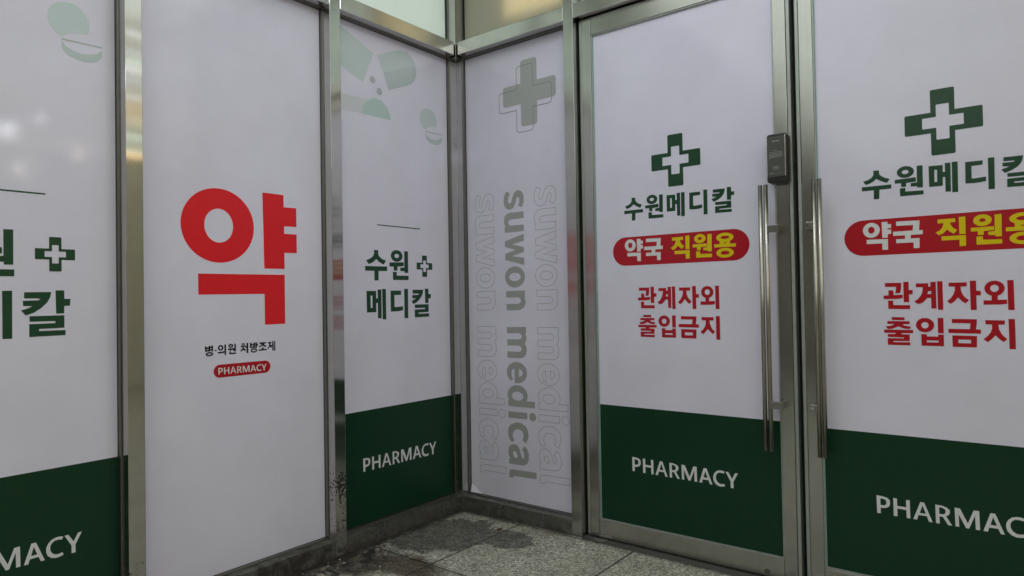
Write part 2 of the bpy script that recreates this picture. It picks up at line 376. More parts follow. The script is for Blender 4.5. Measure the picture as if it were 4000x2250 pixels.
# printed artwork, in metres on each wall: (distance from the inner corner, height relative to the eye)
D_ = {
'd_name': {'a':[[[0.8954,0.3949],[0.9115,0.3945],[0.9118,0.3862],[0.9127,0.3811],[0.917,0.3758],[0.9267,0.3688],[0.9407,0.3635],[0.9328,0.3517],[0.922,0.3565],[0.9112,0.3629],[0.9034,0.3682],[0.8969,0.3619],[0.8868,0.3559],[0.8734,0.3519],[0.8656,0.3634],[0.8782,0.3668],[0.8883,0.3717],[0.8939,0.3781],[0.8954,0.3829]],[[0.8616,0.3458],[0.9448,0.3458],[0.9447,0.3328],[0.9117,0.3327],[0.9104,0.3036],[0.8949,0.3035],[0.8956,0.3326],[0.8615,0.3326]],['E',0.9838,0.3796,0.0231,0.0181],[[0.9546,0.3582],[1.0113,0.3601],[1.0116,0.3463],[0.9852,0.3454],[0.985,0.3338],[0.9716,0.334],[0.9714,0.346],[0.9543,0.3464]],[[1.0143,0.3948],[1.03,0.3948],[1.0293,0.3267],[1.0143,0.3273],[1.014,0.332],[0.9974,0.3322],[0.9972,0.3431],[1.014,0.3438]],[[0.9677,0.3299],[0.9826,0.3301],[0.9827,0.3188],[1.0307,0.3175],[1.0305,0.305],[0.968,0.3053]],[[1.0454,0.3891],[1.0815,0.3882],[1.0807,0.3255],[1.0456,0.3254]],[[1.0808,0.367],[1.0881,0.3666],[1.0878,0.351],[1.0807,0.3514]],[[1.0871,0.3933],[1.1012,0.3929],[1.1008,0.3058],[1.0872,0.3063]],[[1.1048,0.394],[1.1192,0.3935],[1.1187,0.3023],[1.104,0.3029]],[[1.1377,0.3888],[1.1802,0.3884],[1.1799,0.376],[1.1527,0.3752],[1.1526,0.3382],[1.1628,0.3379],[1.187,0.3398],[1.1873,0.3269],[1.1741,0.3249],[1.1586,0.3241],[1.137,0.3254]],[[1.1927,0.3938],[1.2079,0.3934],[1.2074,0.3014],[1.1923,0.3016]],[[1.2291,0.3901],[1.2738,0.3895],[1.2727,0.3793],[1.2687,0.3688],[1.2611,0.3596],[1.2507,0.3525],[1.2413,0.348],[1.2314,0.3445],[1.223,0.3554],[1.2321,0.3582],[1.2416,0.3621],[1.2262,0.3641],[1.2265,0.3744],[1.2503,0.3739],[1.2546,0.3755],[1.2532,0.3775],[1.2288,0.3783]],[[1.2816,0.3931],[1.297,0.3928],[1.2973,0.3756],[1.3078,0.3757],[1.3079,0.362],[1.297,0.3625],[1.2966,0.3463],[1.2811,0.3468]],[[1.2369,0.343],[1.2966,0.3427],[1.2964,0.3174],[1.2522,0.3172],[1.2521,0.3135],[1.2981,0.3127],[1.298,0.3021],[1.236,0.3028],[1.2361,0.3271],[1.2801,0.3277],[1.2808,0.3314],[1.2372,0.3323]]],'s':[['E',0.9834,0.3795,0.0091,0.0064],[[1.0599,0.376],[1.067,0.3757],[1.0668,0.339],[1.0598,0.3389]]]},
'd_staffw': {'a':[['E',0.8857,0.2055,0.024,0.0238],[[0.9151,0.2293],[0.9315,0.2291],[0.9318,0.2216],[0.9412,0.221],[0.9412,0.2086],[0.931,0.2084],[0.9309,0.2045],[0.9411,0.2038],[0.941,0.1902],[0.9316,0.1899],[0.9313,0.1791],[0.916,0.1789]],[[0.8719,0.1758],[0.9317,0.1747],[0.9314,0.141],[0.9156,0.1413],[0.9156,0.1616],[0.8718,0.1622]],[[0.9551,0.2275],[1.0179,0.226],[1.0177,0.2184],[1.016,0.1959],[1.0258,0.1959],[1.0255,0.1834],[0.9939,0.1827],[0.9937,0.1718],[1.0167,0.1721],[1.016,0.1412],[1.0012,0.1411],[1.0007,0.1593],[0.9541,0.1596],[0.9544,0.1723],[0.9783,0.1718],[0.9785,0.1827],[0.9462,0.1833],[0.9465,0.196],[0.9992,0.1963],[1.0012,0.213],[0.9553,0.2139]]],'s':[['E',0.8857,0.2055,0.0094,0.0111]]},
'd_staffy': {'a':[[[1.0647,0.2242],[1.1092,0.2245],[1.1092,0.2133],[1.0966,0.2127],[1.0976,0.2056],[1.103,0.1968],[1.1135,0.1887],[1.1048,0.1787],[1.096,0.1845],[1.0883,0.1924],[1.0825,0.1853],[1.0767,0.1808],[1.0675,0.1767],[1.059,0.1853],[1.069,0.1904],[1.076,0.1985],[1.0789,0.2068],[1.0797,0.2125],[1.0649,0.2123]],[[1.1184,0.227],[1.1344,0.2276],[1.1341,0.1759],[1.1186,0.1762]],[[1.0736,0.1725],[1.1347,0.1723],[1.1342,0.1409],[1.1187,0.1404],[1.1187,0.1598],[1.074,0.1601]],['E',1.1755,0.213,0.0221,0.0169],[[1.1472,0.1925],[1.2024,0.1931],[1.2026,0.1822],[1.1779,0.181],[1.1778,0.1698],[1.1637,0.1698],[1.1636,0.1815],[1.1474,0.1814]],[[1.2046,0.2269],[1.2208,0.2271],[1.2202,0.1632],[1.206,0.1628],[1.2056,0.1671],[1.1886,0.1688],[1.1881,0.1779],[1.204,0.179]],[[1.1602,0.1654],[1.1749,0.1658],[1.1758,0.1554],[1.2206,0.1542],[1.2208,0.142],[1.1601,0.142]],['E',1.2703,0.2111,0.0321,0.0166],[[1.2504,0.2007],[1.2892,0.1997],[1.2893,0.1867],[1.2507,0.1868]],[[1.2298,0.1873],[1.3102,0.1866],[1.3104,0.1755],[1.2302,0.1762]],['E',1.2698,0.1547,0.0321,0.0175]],'s':[['E',1.1756,0.2132,0.0077,0.0056],['E',1.2705,0.2111,0.0165,0.0061],[[1.2648,0.1926],[1.2759,0.1925],[1.2754,0.1893],[1.2651,0.1893]],['E',1.27,0.1547,0.0169,0.0073]]},
'd_warn': {'a':[[[0.9198,0.036],[0.9648,0.0356],[0.9641,0.0188],[0.9615,0.0034],[0.9477,0.0029],[0.9498,0.0139],[0.9502,0.0234],[0.9196,0.0239]],[[0.9291,0.0126],[0.9428,0.0123],[0.9432,-0.0024],[0.9678,-0.0012],[0.9679,-0.0125],[0.952,-0.0146],[0.9154,-0.015],[0.9155,-0.0035],[0.9291,-0.003]],[[0.9702,0.0382],[0.9847,0.0382],[0.9845,0.0129],[0.9949,0.0127],[0.9948,-0.0006],[0.985,-0.0011],[0.985,-0.025],[0.9702,-0.0252]],[[0.9276,-0.0194],[0.9417,-0.0199],[0.9418,-0.0338],[0.9872,-0.0341],[0.9869,-0.0466],[0.9276,-0.0459]],[[1.0039,0.0326],[1.0361,0.032],[1.0363,0.0216],[1.0417,0.0215],[1.0417,0.0361],[1.0558,0.0361],[1.0561,-0.0452],[1.0429,-0.0451],[1.0427,-0.0128],[1.0328,-0.0127],[1.0262,-0.0214],[1.0187,-0.0281],[1.008,-0.0314],[0.998,-0.0228],[1.008,-0.0161],[1.0165,-0.0043],[1.021,0.0092],[1.022,0.0202],[1.0036,0.0204]],[[1.0592,0.0374],[1.073,0.0375],[1.0734,-0.0492],[1.0596,-0.0491]],[[1.0886,0.0323],[1.1336,0.0322],[1.1333,0.02],[1.1182,0.0199],[1.1188,0.0074],[1.1229,-0.0042],[1.1296,-0.0134],[1.1381,-0.0209],[1.1296,-0.0304],[1.1207,-0.024],[1.1113,-0.012],[1.1023,-0.0239],[1.0924,-0.0317],[1.0829,-0.0233],[1.0919,-0.0154],[1.0992,-0.0039],[1.1036,0.0094],[1.1038,0.02],[1.0886,0.0206]],[[1.1408,0.0367],[1.156,0.0366],[1.156,0.0068],[1.1667,0.0062],[1.1671,-0.0069],[1.156,-0.0072],[1.1561,-0.0498],[1.1413,-0.0498]],['E',1.1994,0.0128,0.0238,0.0224],[[1.1922,-0.0069],[1.2068,-0.0071],[1.2065,-0.0209],[1.2278,-0.02],[1.2279,-0.0324],[1.2109,-0.0344],[1.1725,-0.0344],[1.1728,-0.0216],[1.1919,-0.0219]],[[1.2296,0.0357],[1.2442,0.0357],[1.2448,-0.0504],[1.2301,-0.0503]],[[0.9365,-0.0715],[0.9711,-0.0719],[0.9713,-0.0808],[0.9367,-0.0805]],[[0.9239,-0.0839],[0.9846,-0.0841],[0.9844,-0.093],[0.9661,-0.0931],[0.969,-0.097],[0.9783,-0.0995],[0.9885,-0.1008],[0.9837,-0.1089],[0.9688,-0.1068],[0.9543,-0.1006],[0.9386,-0.1076],[0.9248,-0.1095],[0.9193,-0.1003],[0.9312,-0.099],[0.9398,-0.0955],[0.9431,-0.0929],[0.924,-0.093]],[[0.9143,-0.1108],[0.9935,-0.111],[0.9936,-0.1211],[0.9638,-0.1214],[0.9609,-0.1234],[0.9637,-0.125],[0.9841,-0.1255],[0.9834,-0.1456],[0.9406,-0.1461],[0.9392,-0.1475],[0.9405,-0.1498],[0.985,-0.1493],[0.9848,-0.1589],[0.9237,-0.1585],[0.924,-0.1377],[0.9672,-0.138],[0.9685,-0.1365],[0.9682,-0.1349],[0.9241,-0.1337],[0.9241,-0.1254],[0.9439,-0.1246],[0.9468,-0.1225],[0.944,-0.1208],[0.9144,-0.1209]],['E',1.025,-0.0958,0.0238,0.022],[[1.058,-0.0738],[1.0728,-0.0734],[1.0727,-0.1197],[1.058,-0.1199]],[[1.0144,-0.1233],[1.029,-0.1233],[1.0292,-0.1301],[1.0581,-0.13],[1.0583,-0.1238],[1.0726,-0.1239],[1.0727,-0.159],[1.0149,-0.1589]],[[1.0939,-0.0764],[1.1558,-0.0772],[1.1546,-0.0933],[1.1526,-0.1067],[1.1645,-0.1073],[1.1646,-0.1197],[1.0845,-0.1184],[1.0847,-0.1061],[1.1379,-0.1065],[1.139,-0.0983],[1.1397,-0.0894],[1.0938,-0.0887]],[[1.0938,-0.1256],[1.1547,-0.1264],[1.1539,-0.1601],[1.0943,-0.1598]],[[1.1757,-0.0794],[1.2215,-0.0803],[1.2212,-0.0922],[1.2062,-0.0923],[1.2076,-0.1059],[1.2123,-0.1171],[1.218,-0.1259],[1.2262,-0.1339],[1.2176,-0.1425],[1.2078,-0.1342],[1.1988,-0.1238],[1.1902,-0.1345],[1.1802,-0.1439],[1.1699,-0.1353],[1.1803,-0.1257],[1.1881,-0.1142],[1.1912,-0.1028],[1.1911,-0.0922],[1.1756,-0.0918]],[[1.2299,-0.0759],[1.2447,-0.0759],[1.2452,-0.1624],[1.2304,-0.1626]]],'s':[[[1.0363,0.0081],[1.0432,0.0079],[1.043,-0.0005],[1.0332,-0.0008]],['E',1.1995,0.0128,0.01,0.0104],['E',1.025,-0.0961,0.0095,0.0098],[[1.0286,-0.1424],[1.0591,-0.1422],[1.0586,-0.1482],[1.0288,-0.1481]],[[1.1091,-0.1376],[1.1398,-0.1378],[1.1398,-0.1485],[1.1088,-0.1482]]]},
'pharm': {'a':[[[0.8753,-0.637],[0.8925,-0.6377],[0.9045,-0.6402],[0.9114,-0.6456],[0.9132,-0.6544],[0.912,-0.6636],[0.9068,-0.6706],[0.8977,-0.6742],[0.8866,-0.6747],[0.8862,-0.6928],[0.8761,-0.693]],[[0.9221,-0.6379],[0.9324,-0.6383],[0.9325,-0.6607],[0.9571,-0.6613],[0.957,-0.6383],[0.9671,-0.6382],[0.9676,-0.6941],[0.9577,-0.6938],[0.9573,-0.6698],[0.9331,-0.6692],[0.9328,-0.6935],[0.9225,-0.6941]],[[0.9952,-0.6383],[1.0053,-0.6383],[1.0265,-0.6947],[1.017,-0.6947],[1.0115,-0.6788],[0.9896,-0.679],[0.9855,-0.6941],[0.9754,-0.6938]],[[1.0343,-0.639],[1.0497,-0.6393],[1.0627,-0.6428],[1.0709,-0.6494],[1.0713,-0.6589],[1.0678,-0.6655],[1.0612,-0.6696],[1.0764,-0.6949],[1.0662,-0.6957],[1.0527,-0.6729],[1.0443,-0.6729],[1.0448,-0.6948],[1.035,-0.695]],[[1.0835,-0.6395],[1.0969,-0.6398],[1.1155,-0.6809],[1.1305,-0.6399],[1.1439,-0.6394],[1.145,-0.6954],[1.1346,-0.6957],[1.1337,-0.6543],[1.1184,-0.6954],[1.1108,-0.6955],[1.093,-0.6575],[1.094,-0.695],[1.0845,-0.6951]],[[1.1711,-0.64],[1.1823,-0.6401],[1.2037,-0.6963],[1.1943,-0.6966],[1.1884,-0.6824],[1.1673,-0.6829],[1.1635,-0.6958],[1.1528,-0.6954]],[[1.2506,-0.6426],[1.2425,-0.6399],[1.2322,-0.6399],[1.221,-0.6435],[1.2122,-0.6523],[1.2073,-0.6631],[1.207,-0.6748],[1.2105,-0.686],[1.219,-0.6948],[1.2309,-0.6987],[1.2429,-0.6977],[1.2511,-0.6947],[1.2482,-0.6869],[1.2397,-0.689],[1.2311,-0.6887],[1.2227,-0.6833],[1.2177,-0.6741],[1.2171,-0.6633],[1.2207,-0.6544],[1.2286,-0.6486],[1.2389,-0.6481],[1.247,-0.6502]],[[1.2535,-0.6416],[1.2636,-0.6415],[1.2773,-0.6642],[1.2887,-0.642],[1.299,-0.6416],[1.2818,-0.6751],[1.2823,-0.6974],[1.2716,-0.6978],[1.2717,-0.675]]],'s':[[[0.8859,-0.6458],[0.8933,-0.6453],[0.9003,-0.648],[0.9026,-0.654],[0.902,-0.6613],[0.8979,-0.6655],[0.8862,-0.6662]],[[1.0009,-0.6478],[1.0093,-0.6721],[0.9931,-0.6718]],[[1.044,-0.6453],[1.0524,-0.6459],[1.0588,-0.6494],[1.0609,-0.656],[1.0586,-0.6625],[1.0529,-0.6654],[1.0441,-0.6654]],[[1.1768,-0.6507],[1.1856,-0.6744],[1.1703,-0.6745]]]},
'd_cross': {'a':[[[1.0547,0.6208],[1.1161,0.6193],[1.1155,0.5516],[1.1841,0.5495],[1.1834,0.488],[1.1147,0.4882],[1.1142,0.4197],[1.0527,0.4207],[1.053,0.4883],[0.9847,0.4899],[0.9854,0.5523],[1.0532,0.5514]]],'s':[[[1.0684,0.5737],[1.1017,0.5726],[1.1015,0.537],[1.1375,0.5357],[1.1368,0.5037],[1.1014,0.503],[1.1006,0.4666],[1.0674,0.4677],[1.0679,0.5035],[1.0316,0.5038],[1.032,0.5364],[1.0677,0.537]]]},
'p_name': {'a':[[[0.4688,0.2189],[0.4453,0.2188],[0.445,0.2024],[0.4412,0.1943],[0.4306,0.1853],[0.4185,0.1793],[0.4018,0.1756],[0.4148,0.1581],[0.428,0.1618],[0.4431,0.1695],[0.4566,0.1808],[0.4673,0.1711],[0.4824,0.1624],[0.4987,0.1579],[0.5126,0.1741],[0.4939,0.1794],[0.4789,0.1881],[0.4713,0.1966],[0.4685,0.2061]],[[0.518,0.1491],[0.396,0.1497],[0.3964,0.1301],[0.4445,0.1295],[0.4455,0.0886],[0.4684,0.0884],[0.4683,0.1299],[0.5177,0.1293]],['E',0.34,0.1981,0.0341,0.0259],[[0.3829,0.1682],[0.2989,0.1714],[0.2989,0.1543],[0.3364,0.1513],[0.3367,0.1331],[0.3579,0.1329],[0.3585,0.1507],[0.3829,0.1505]],[[0.2956,0.2209],[0.2725,0.2212],[0.2727,0.1245],[0.2946,0.1241],[0.2951,0.1319],[0.32,0.1316],[0.32,0.1469],[0.2954,0.148]],[[0.3637,0.128],[0.3414,0.1277],[0.341,0.1113],[0.2706,0.1115],[0.2707,0.0925],[0.3631,0.092]],[[0.5119,0.0437],[0.4599,0.0441],[0.4599,0.0118],[0.4511,0.0117],[0.452,0.0497],[0.4306,0.0502],[0.431,-0.0739],[0.4517,-0.0735],[0.4512,-0.0077],[0.4599,-0.0076],[0.4603,-0.0466],[0.5111,-0.0471]],[[0.4263,0.0525],[0.4053,0.0525],[0.4052,-0.0795],[0.4256,-0.0791]],[[0.3789,0.0449],[0.3171,0.0454],[0.3174,0.0264],[0.3567,0.0252],[0.3564,-0.0267],[0.3308,-0.0265],[0.3073,-0.0233],[0.3067,-0.0418],[0.3311,-0.0458],[0.3784,-0.0463]],[[0.2989,0.0527],[0.2758,0.0532],[0.276,-0.0784],[0.2985,-0.0781]],[[0.2474,0.0488],[0.1807,0.0493],[0.1835,0.0347],[0.1908,0.0197],[0.2067,0.0035],[0.2241,-0.0087],[0.2439,-0.0161],[0.2551,-0.0016],[0.2409,0.0027],[0.2271,0.01],[0.2502,0.0107],[0.2506,0.025],[0.2148,0.0258],[0.2079,0.0285],[0.213,0.0313],[0.2477,0.0319]],[[0.1701,0.0538],[0.1475,0.0539],[0.1473,0.0295],[0.1316,0.0294],[0.1328,0.0096],[0.1477,0.0092],[0.1482,-0.0126],[0.1687,-0.0128]],[[0.2352,-0.0182],[0.1476,-0.0177],[0.1477,-0.0537],[0.2113,-0.0546],[0.2121,-0.0605],[0.1449,-0.0604],[0.1449,-0.0751],[0.2357,-0.0762],[0.2356,-0.0403],[0.171,-0.0397],[0.1709,-0.0339],[0.2348,-0.0336]]],'s':[['E',0.3399,0.1981,0.0135,0.0092],[[0.4907,0.0242],[0.4806,0.0241],[0.4803,-0.0275],[0.4905,-0.0277]]]},
'p_cross': {'a':[[[0.1852,0.2065],[0.1542,0.2065],[0.1543,0.172],[0.12,0.1721],[0.1199,0.1426],[0.1549,0.1421],[0.1549,0.1081],[0.1851,0.1081],[0.1854,0.1423],[0.2197,0.142],[0.2197,0.1715],[0.1852,0.1725]]],'s':[[[0.1794,0.1828],[0.1604,0.1835],[0.16,0.1663],[0.143,0.1668],[0.1434,0.1495],[0.1604,0.1485],[0.1608,0.1318],[0.1783,0.1314],[0.1787,0.1496],[0.1968,0.1491],[0.1971,0.1651],[0.1797,0.1657]]]},
'p_line': {'a':[[[0.4492,0.3287],[0.1937,0.3296],[0.1938,0.3255],[0.4493,0.3248]]],'s':[]},
'y_big': {'a':[['E',1.1567,0.2708,0.1318,0.1286],[[0.9897,0.4045],[0.9025,0.4045],[0.9022,0.3586],[0.8482,0.3598],[0.8477,0.2881],[0.9013,0.2869],[0.9017,0.259],[0.8477,0.2593],[0.8477,0.1884],[0.9013,0.1873],[0.9012,0.1268],[0.985,0.1263]],[[1.2311,0.1033],[0.901,0.1049],[0.9012,-0.0783],[0.9849,-0.0788],[0.9853,0.0337],[1.231,0.0324]]],'s':[['E',1.1564,0.2703,0.0519,0.0587]]},
'y_small': {'a':[[[1.2101,-0.1431],[1.2044,-0.143],[1.2043,-0.1472],[1.1973,-0.1472],[1.1973,-0.142],[1.1914,-0.1419],[1.1916,-0.1613],[1.2096,-0.1614]],[[1.1917,-0.1447],[1.1865,-0.1446],[1.1866,-0.1501],[1.1917,-0.1501]],[[1.1918,-0.154],[1.1866,-0.1537],[1.1867,-0.1587],[1.1918,-0.1588]],[[1.187,-0.1416],[1.1814,-0.1415],[1.1818,-0.1625],[1.1869,-0.1624]],['E',1.1945,-0.1704,0.0135,0.0073],['E',1.1725,-0.1597,0.0031,0.0027],['E',1.1545,-0.1515,0.01,0.0097],[[1.1652,-0.1651],[1.1498,-0.1648],[1.1415,-0.1635],[1.1415,-0.1693],[1.1498,-0.1703],[1.1649,-0.1705]],[[1.1409,-0.141],[1.1348,-0.141],[1.1351,-0.1774],[1.1409,-0.1774]],['E',1.1176,-0.147,0.0092,0.0069],[[1.1286,-0.1562],[1.1051,-0.1553],[1.105,-0.1601],[1.1161,-0.1608],[1.1161,-0.1651],[1.1214,-0.165],[1.1215,-0.1611],[1.1285,-0.1613]],[[1.1043,-0.1408],[1.0987,-0.1409],[1.0986,-0.1674],[1.1041,-0.1675],[1.1043,-0.165],[1.1102,-0.1648],[1.1102,-0.1601],[1.1045,-0.1601]],[[1.1237,-0.1669],[1.1185,-0.1669],[1.1182,-0.171],[1.0987,-0.1713],[1.0985,-0.176],[1.1235,-0.1763]],[[1.0768,-0.1415],[1.0657,-0.141],[1.0655,-0.1463],[1.0766,-0.1465]],[[1.081,-0.1491],[1.0621,-0.148],[1.0619,-0.1531],[1.0682,-0.1538],[1.0677,-0.1584],[1.0605,-0.1651],[1.0642,-0.169],[1.0714,-0.1643],[1.0793,-0.1702],[1.0826,-0.1666],[1.0762,-0.1612],[1.0737,-0.1557],[1.074,-0.1537],[1.0808,-0.1543]],[[1.0583,-0.1409],[1.0517,-0.1408],[1.0518,-0.1767],[1.0581,-0.1767],[1.0583,-0.1579],[1.0632,-0.1581],[1.0631,-0.1521],[1.0584,-0.152]],[[1.0452,-0.1417],[1.0389,-0.1416],[1.0389,-0.1461],[1.0313,-0.146],[1.0313,-0.1411],[1.025,-0.141],[1.025,-0.1596],[1.0451,-0.1597]],[[1.0238,-0.1408],[1.0178,-0.1406],[1.0176,-0.1471],[1.0136,-0.1469],[1.0136,-0.1529],[1.0177,-0.1531],[1.0178,-0.1606],[1.0238,-0.1607]],['E',1.0299,-0.1691,0.0124,0.008],[[1.0075,-0.142],[0.982,-0.142],[0.9818,-0.1474],[0.9904,-0.1477],[0.9885,-0.1516],[0.9803,-0.1562],[0.9842,-0.1606],[0.9937,-0.1553],[0.9975,-0.1539],[1.0058,-0.1603],[1.0104,-0.1563],[1.0019,-0.1525],[0.9987,-0.1479],[1.0073,-0.1478]],[[0.9982,-0.1608],[0.9915,-0.1607],[0.9913,-0.1668],[0.9785,-0.1668],[0.9785,-0.1714],[1.0114,-0.1723],[1.0116,-0.1674],[0.998,-0.1668]],[[0.9739,-0.1433],[0.9601,-0.1424],[0.9599,-0.1476],[0.9634,-0.148],[0.963,-0.1533],[0.9577,-0.1624],[0.9616,-0.1644],[0.9661,-0.1595],[0.9733,-0.1689],[0.9761,-0.1646],[0.9713,-0.1591],[0.969,-0.1535],[0.9689,-0.1482],[0.9737,-0.1485]],[[0.9564,-0.14],[0.9509,-0.14],[0.9507,-0.1751],[0.9563,-0.1751],[0.9564,-0.1595],[0.9616,-0.1595],[0.9615,-0.1542],[0.9564,-0.154]],[[0.9483,-0.1398],[0.9437,-0.1396],[0.9437,-0.176],[0.9487,-0.1759]]],'s':[[[1.2043,-0.1528],[1.1973,-0.1528],[1.1974,-0.156],[1.2041,-0.1561]],['E',1.1945,-0.1705,0.0076,0.0026],['E',1.1546,-0.1516,0.0041,0.0046],['E',1.1176,-0.147,0.0036,0.0022],[[1.0391,-0.151],[1.0314,-0.1509],[1.0314,-0.1543],[1.0388,-0.1544]],['E',1.0299,-0.1692,0.0073,0.0032]]},
'sw_u': {'a':[[[0.2483,0.4956],[0.2675,0.4827],[0.2611,0.472],[0.2566,0.4594],[0.2563,0.4448],[0.2624,0.4377],[0.2706,0.4378],[0.2758,0.4461],[0.2815,0.4633],[0.2901,0.4818],[0.3046,0.4931],[0.3208,0.4929],[0.3367,0.4847],[0.3444,0.4694],[0.3467,0.4468],[0.3435,0.4295],[0.3344,0.4144],[0.3132,0.4229],[0.3187,0.4352],[0.3218,0.4461],[0.32,0.4585],[0.3129,0.4632],[0.3059,0.4591],[0.3015,0.445],[0.2942,0.4264],[0.2824,0.413],[0.2638,0.4089],[0.2453,0.4149],[0.2331,0.4308],[0.2294,0.4525],[0.2332,0.4717],[0.2406,0.4873]],[[0.3436,0.3943],[0.3441,0.3648],[0.2731,0.3636],[0.2607,0.3614],[0.2556,0.3528],[0.2582,0.3421],[0.2684,0.3358],[0.3435,0.3352],[0.3436,0.3054],[0.2346,0.3049],[0.2335,0.3304],[0.2393,0.3306],[0.2321,0.3426],[0.2304,0.3608],[0.2341,0.3801],[0.249,0.3918],[0.2697,0.3947]],[[0.3434,0.2936],[0.3427,0.2617],[0.2768,0.2493],[0.3432,0.2329],[0.3428,0.2116],[0.2744,0.1951],[0.3434,0.1844],[0.3427,0.1522],[0.2348,0.1792],[0.2341,0.207],[0.2946,0.223],[0.234,0.239],[0.2337,0.2657]],['E',0.2884,0.0998,0.057,0.0483]],'s':[['E',0.2885,0.1001,0.033,0.019]]},
'sw_m': {'a':[[[0.2363,0.0363],[0.3442,0.0372],[0.3443,0.0082],[0.3415,0.0054],[0.3468,-0.0084],[0.3456,-0.0243],[0.3353,-0.0417],[0.313,-0.0512],[0.2377,-0.0519],[0.2366,-0.0233],[0.3015,-0.0226],[0.3157,-0.0182],[0.3211,-0.0096],[0.3174,0.0016],[0.3062,0.0072],[0.2365,0.0073]],[[0.2368,-0.129],[0.3462,-0.1273],[0.3459,-0.1562],[0.3419,-0.1579],[0.3472,-0.1705],[0.346,-0.188],[0.3377,-0.2032],[0.3447,-0.2135],[0.3479,-0.2308],[0.3447,-0.25],[0.3324,-0.2648],[0.3123,-0.2694],[0.2375,-0.2692],[0.2373,-0.2403],[0.3008,-0.241],[0.315,-0.2377],[0.3204,-0.2285],[0.3174,-0.2191],[0.3055,-0.2124],[0.2371,-0.2134],[0.2373,-0.1848],[0.302,-0.1843],[0.3162,-0.1807],[0.3225,-0.171],[0.3187,-0.1609],[0.3067,-0.156],[0.2371,-0.1576]],['E',0.2903,-0.3354,0.0576,0.0482]],'s':[[[0.3024,-0.3182],[0.3171,-0.3228],[0.3249,-0.3352],[0.3194,-0.3466],[0.3105,-0.3522],[0.3024,-0.354]],[[0.2772,-0.3185],[0.2644,-0.3239],[0.2579,-0.3388],[0.2608,-0.3564],[0.2684,-0.3656],[0.2521,-0.3802],[0.2526,-0.3956],[0.2772,-0.394],[0.2762,-0.3819]]]},
'sw_l': {'a':[['E',0.2918,-0.4386,0.0575,0.0462],[[0.2369,-0.4649],[0.3487,-0.4617],[0.3888,-0.4608],[0.3886,-0.489],[0.2374,-0.4905]],[[0.2373,-0.5154],[0.3457,-0.5133],[0.3455,-0.5422],[0.2372,-0.5437]],['E',0.3755,-0.5291,0.0188,0.0189],[[0.336,-0.6523],[0.3157,-0.6394],[0.3213,-0.6273],[0.3225,-0.6139],[0.3157,-0.5974],[0.2965,-0.5918],[0.277,-0.5946],[0.262,-0.609],[0.2601,-0.6285],[0.2695,-0.6448],[0.2555,-0.6553],[0.2415,-0.6422],[0.2336,-0.6198],[0.2352,-0.5925],[0.2504,-0.5735],[0.2801,-0.562],[0.3092,-0.5618],[0.3353,-0.5744],[0.3491,-0.5957],[0.3495,-0.6222]],[[0.3262,-0.6637],[0.3426,-0.6781],[0.3502,-0.698],[0.3502,-0.7207],[0.3412,-0.7409],[0.3243,-0.7508],[0.3051,-0.7527],[0.2371,-0.754],[0.2371,-0.7292],[0.2431,-0.728],[0.235,-0.7128],[0.234,-0.6935],[0.2408,-0.6733],[0.2583,-0.6635],[0.2779,-0.6623],[0.2923,-0.6709],[0.3016,-0.6889],[0.3084,-0.711],[0.313,-0.7218],[0.3202,-0.7217],[0.3242,-0.7108],[0.3217,-0.694],[0.3124,-0.6818]],[[0.2484,-0.7787],[0.3913,-0.7746],[0.3911,-0.8039],[0.2626,-0.8064],[0.2609,-0.8155],[0.2377,-0.817],[0.2367,-0.7939],[0.2409,-0.7837]]],'s':[['E',0.2918,-0.4421,0.0321,0.0204],[[0.2675,-0.6932],[0.2772,-0.6958],[0.2843,-0.7064],[0.2869,-0.7215],[0.2766,-0.7236],[0.266,-0.7184],[0.2608,-0.7056],[0.2615,-0.6959]]]},
'n_cross': {'a':[[[0.3389,1.081],[0.4305,1.0756],[0.4301,0.975],[0.5318,0.9725],[0.5314,0.881],[0.4306,0.881],[0.4297,0.7771],[0.3396,0.7784],[0.3382,0.881],[0.2365,0.8822],[0.2371,0.9759],[0.3393,0.975]]],'s':[]},
'n_crosso': {'a':[[[0.3147,1.0593],[0.409,1.0539],[0.4089,0.951],[0.5102,0.95],[0.5099,0.8556],[0.4069,0.8585],[0.4059,0.752],[0.3136,0.7549],[0.314,0.8573],[0.2147,0.8574],[0.2144,0.9539],[0.3147,0.9511]]],'s':[]},
'm_cap1': {'a':[[[0.6436,1.1335],[0.6038,1.1229],[0.4575,1.0641],[0.516,0.9249],[0.6462,0.9731]]],'s':[]},
'm_cap2': {'a':[[[0.4354,1.0648],[0.3343,1.1099],[0.2962,1.1235],[0.2624,1.1248],[0.2284,1.1069],[0.2106,1.0773],[0.4008,0.9963]]],'s':[]},
'm_cap3': {'a':[[[0.4008,0.9963],[0.2106,1.0773],[0.2036,1.0513],[0.2077,1.0246],[0.2206,0.9994],[0.2457,0.9794],[0.3725,0.9253]]],'s':[]},
'm_dots': {'a':[['E',0.4638,0.9493,0.0158,0.0158],['E',0.4258,0.9065,0.0152,0.016]],'s':[]},
'm_band': {'a':[[[0.6278,0.8521],[0.4932,0.8578],[0.2888,0.8634],[0.2598,0.8001],[0.3641,0.7954],[0.3715,0.8325],[0.405,0.8646],[0.455,0.8733],[0.4987,0.8498],[0.5206,0.818],[0.5231,0.7939],[0.6289,0.7881]]],'s':[]},
'm_half': {'a':[[[0.5231,0.7922],[0.5173,0.8229],[0.4933,0.8535],[0.455,0.8733],[0.4162,0.8708],[0.3827,0.8477],[0.3661,0.8161],[0.3641,0.7954]]],'s':[]},
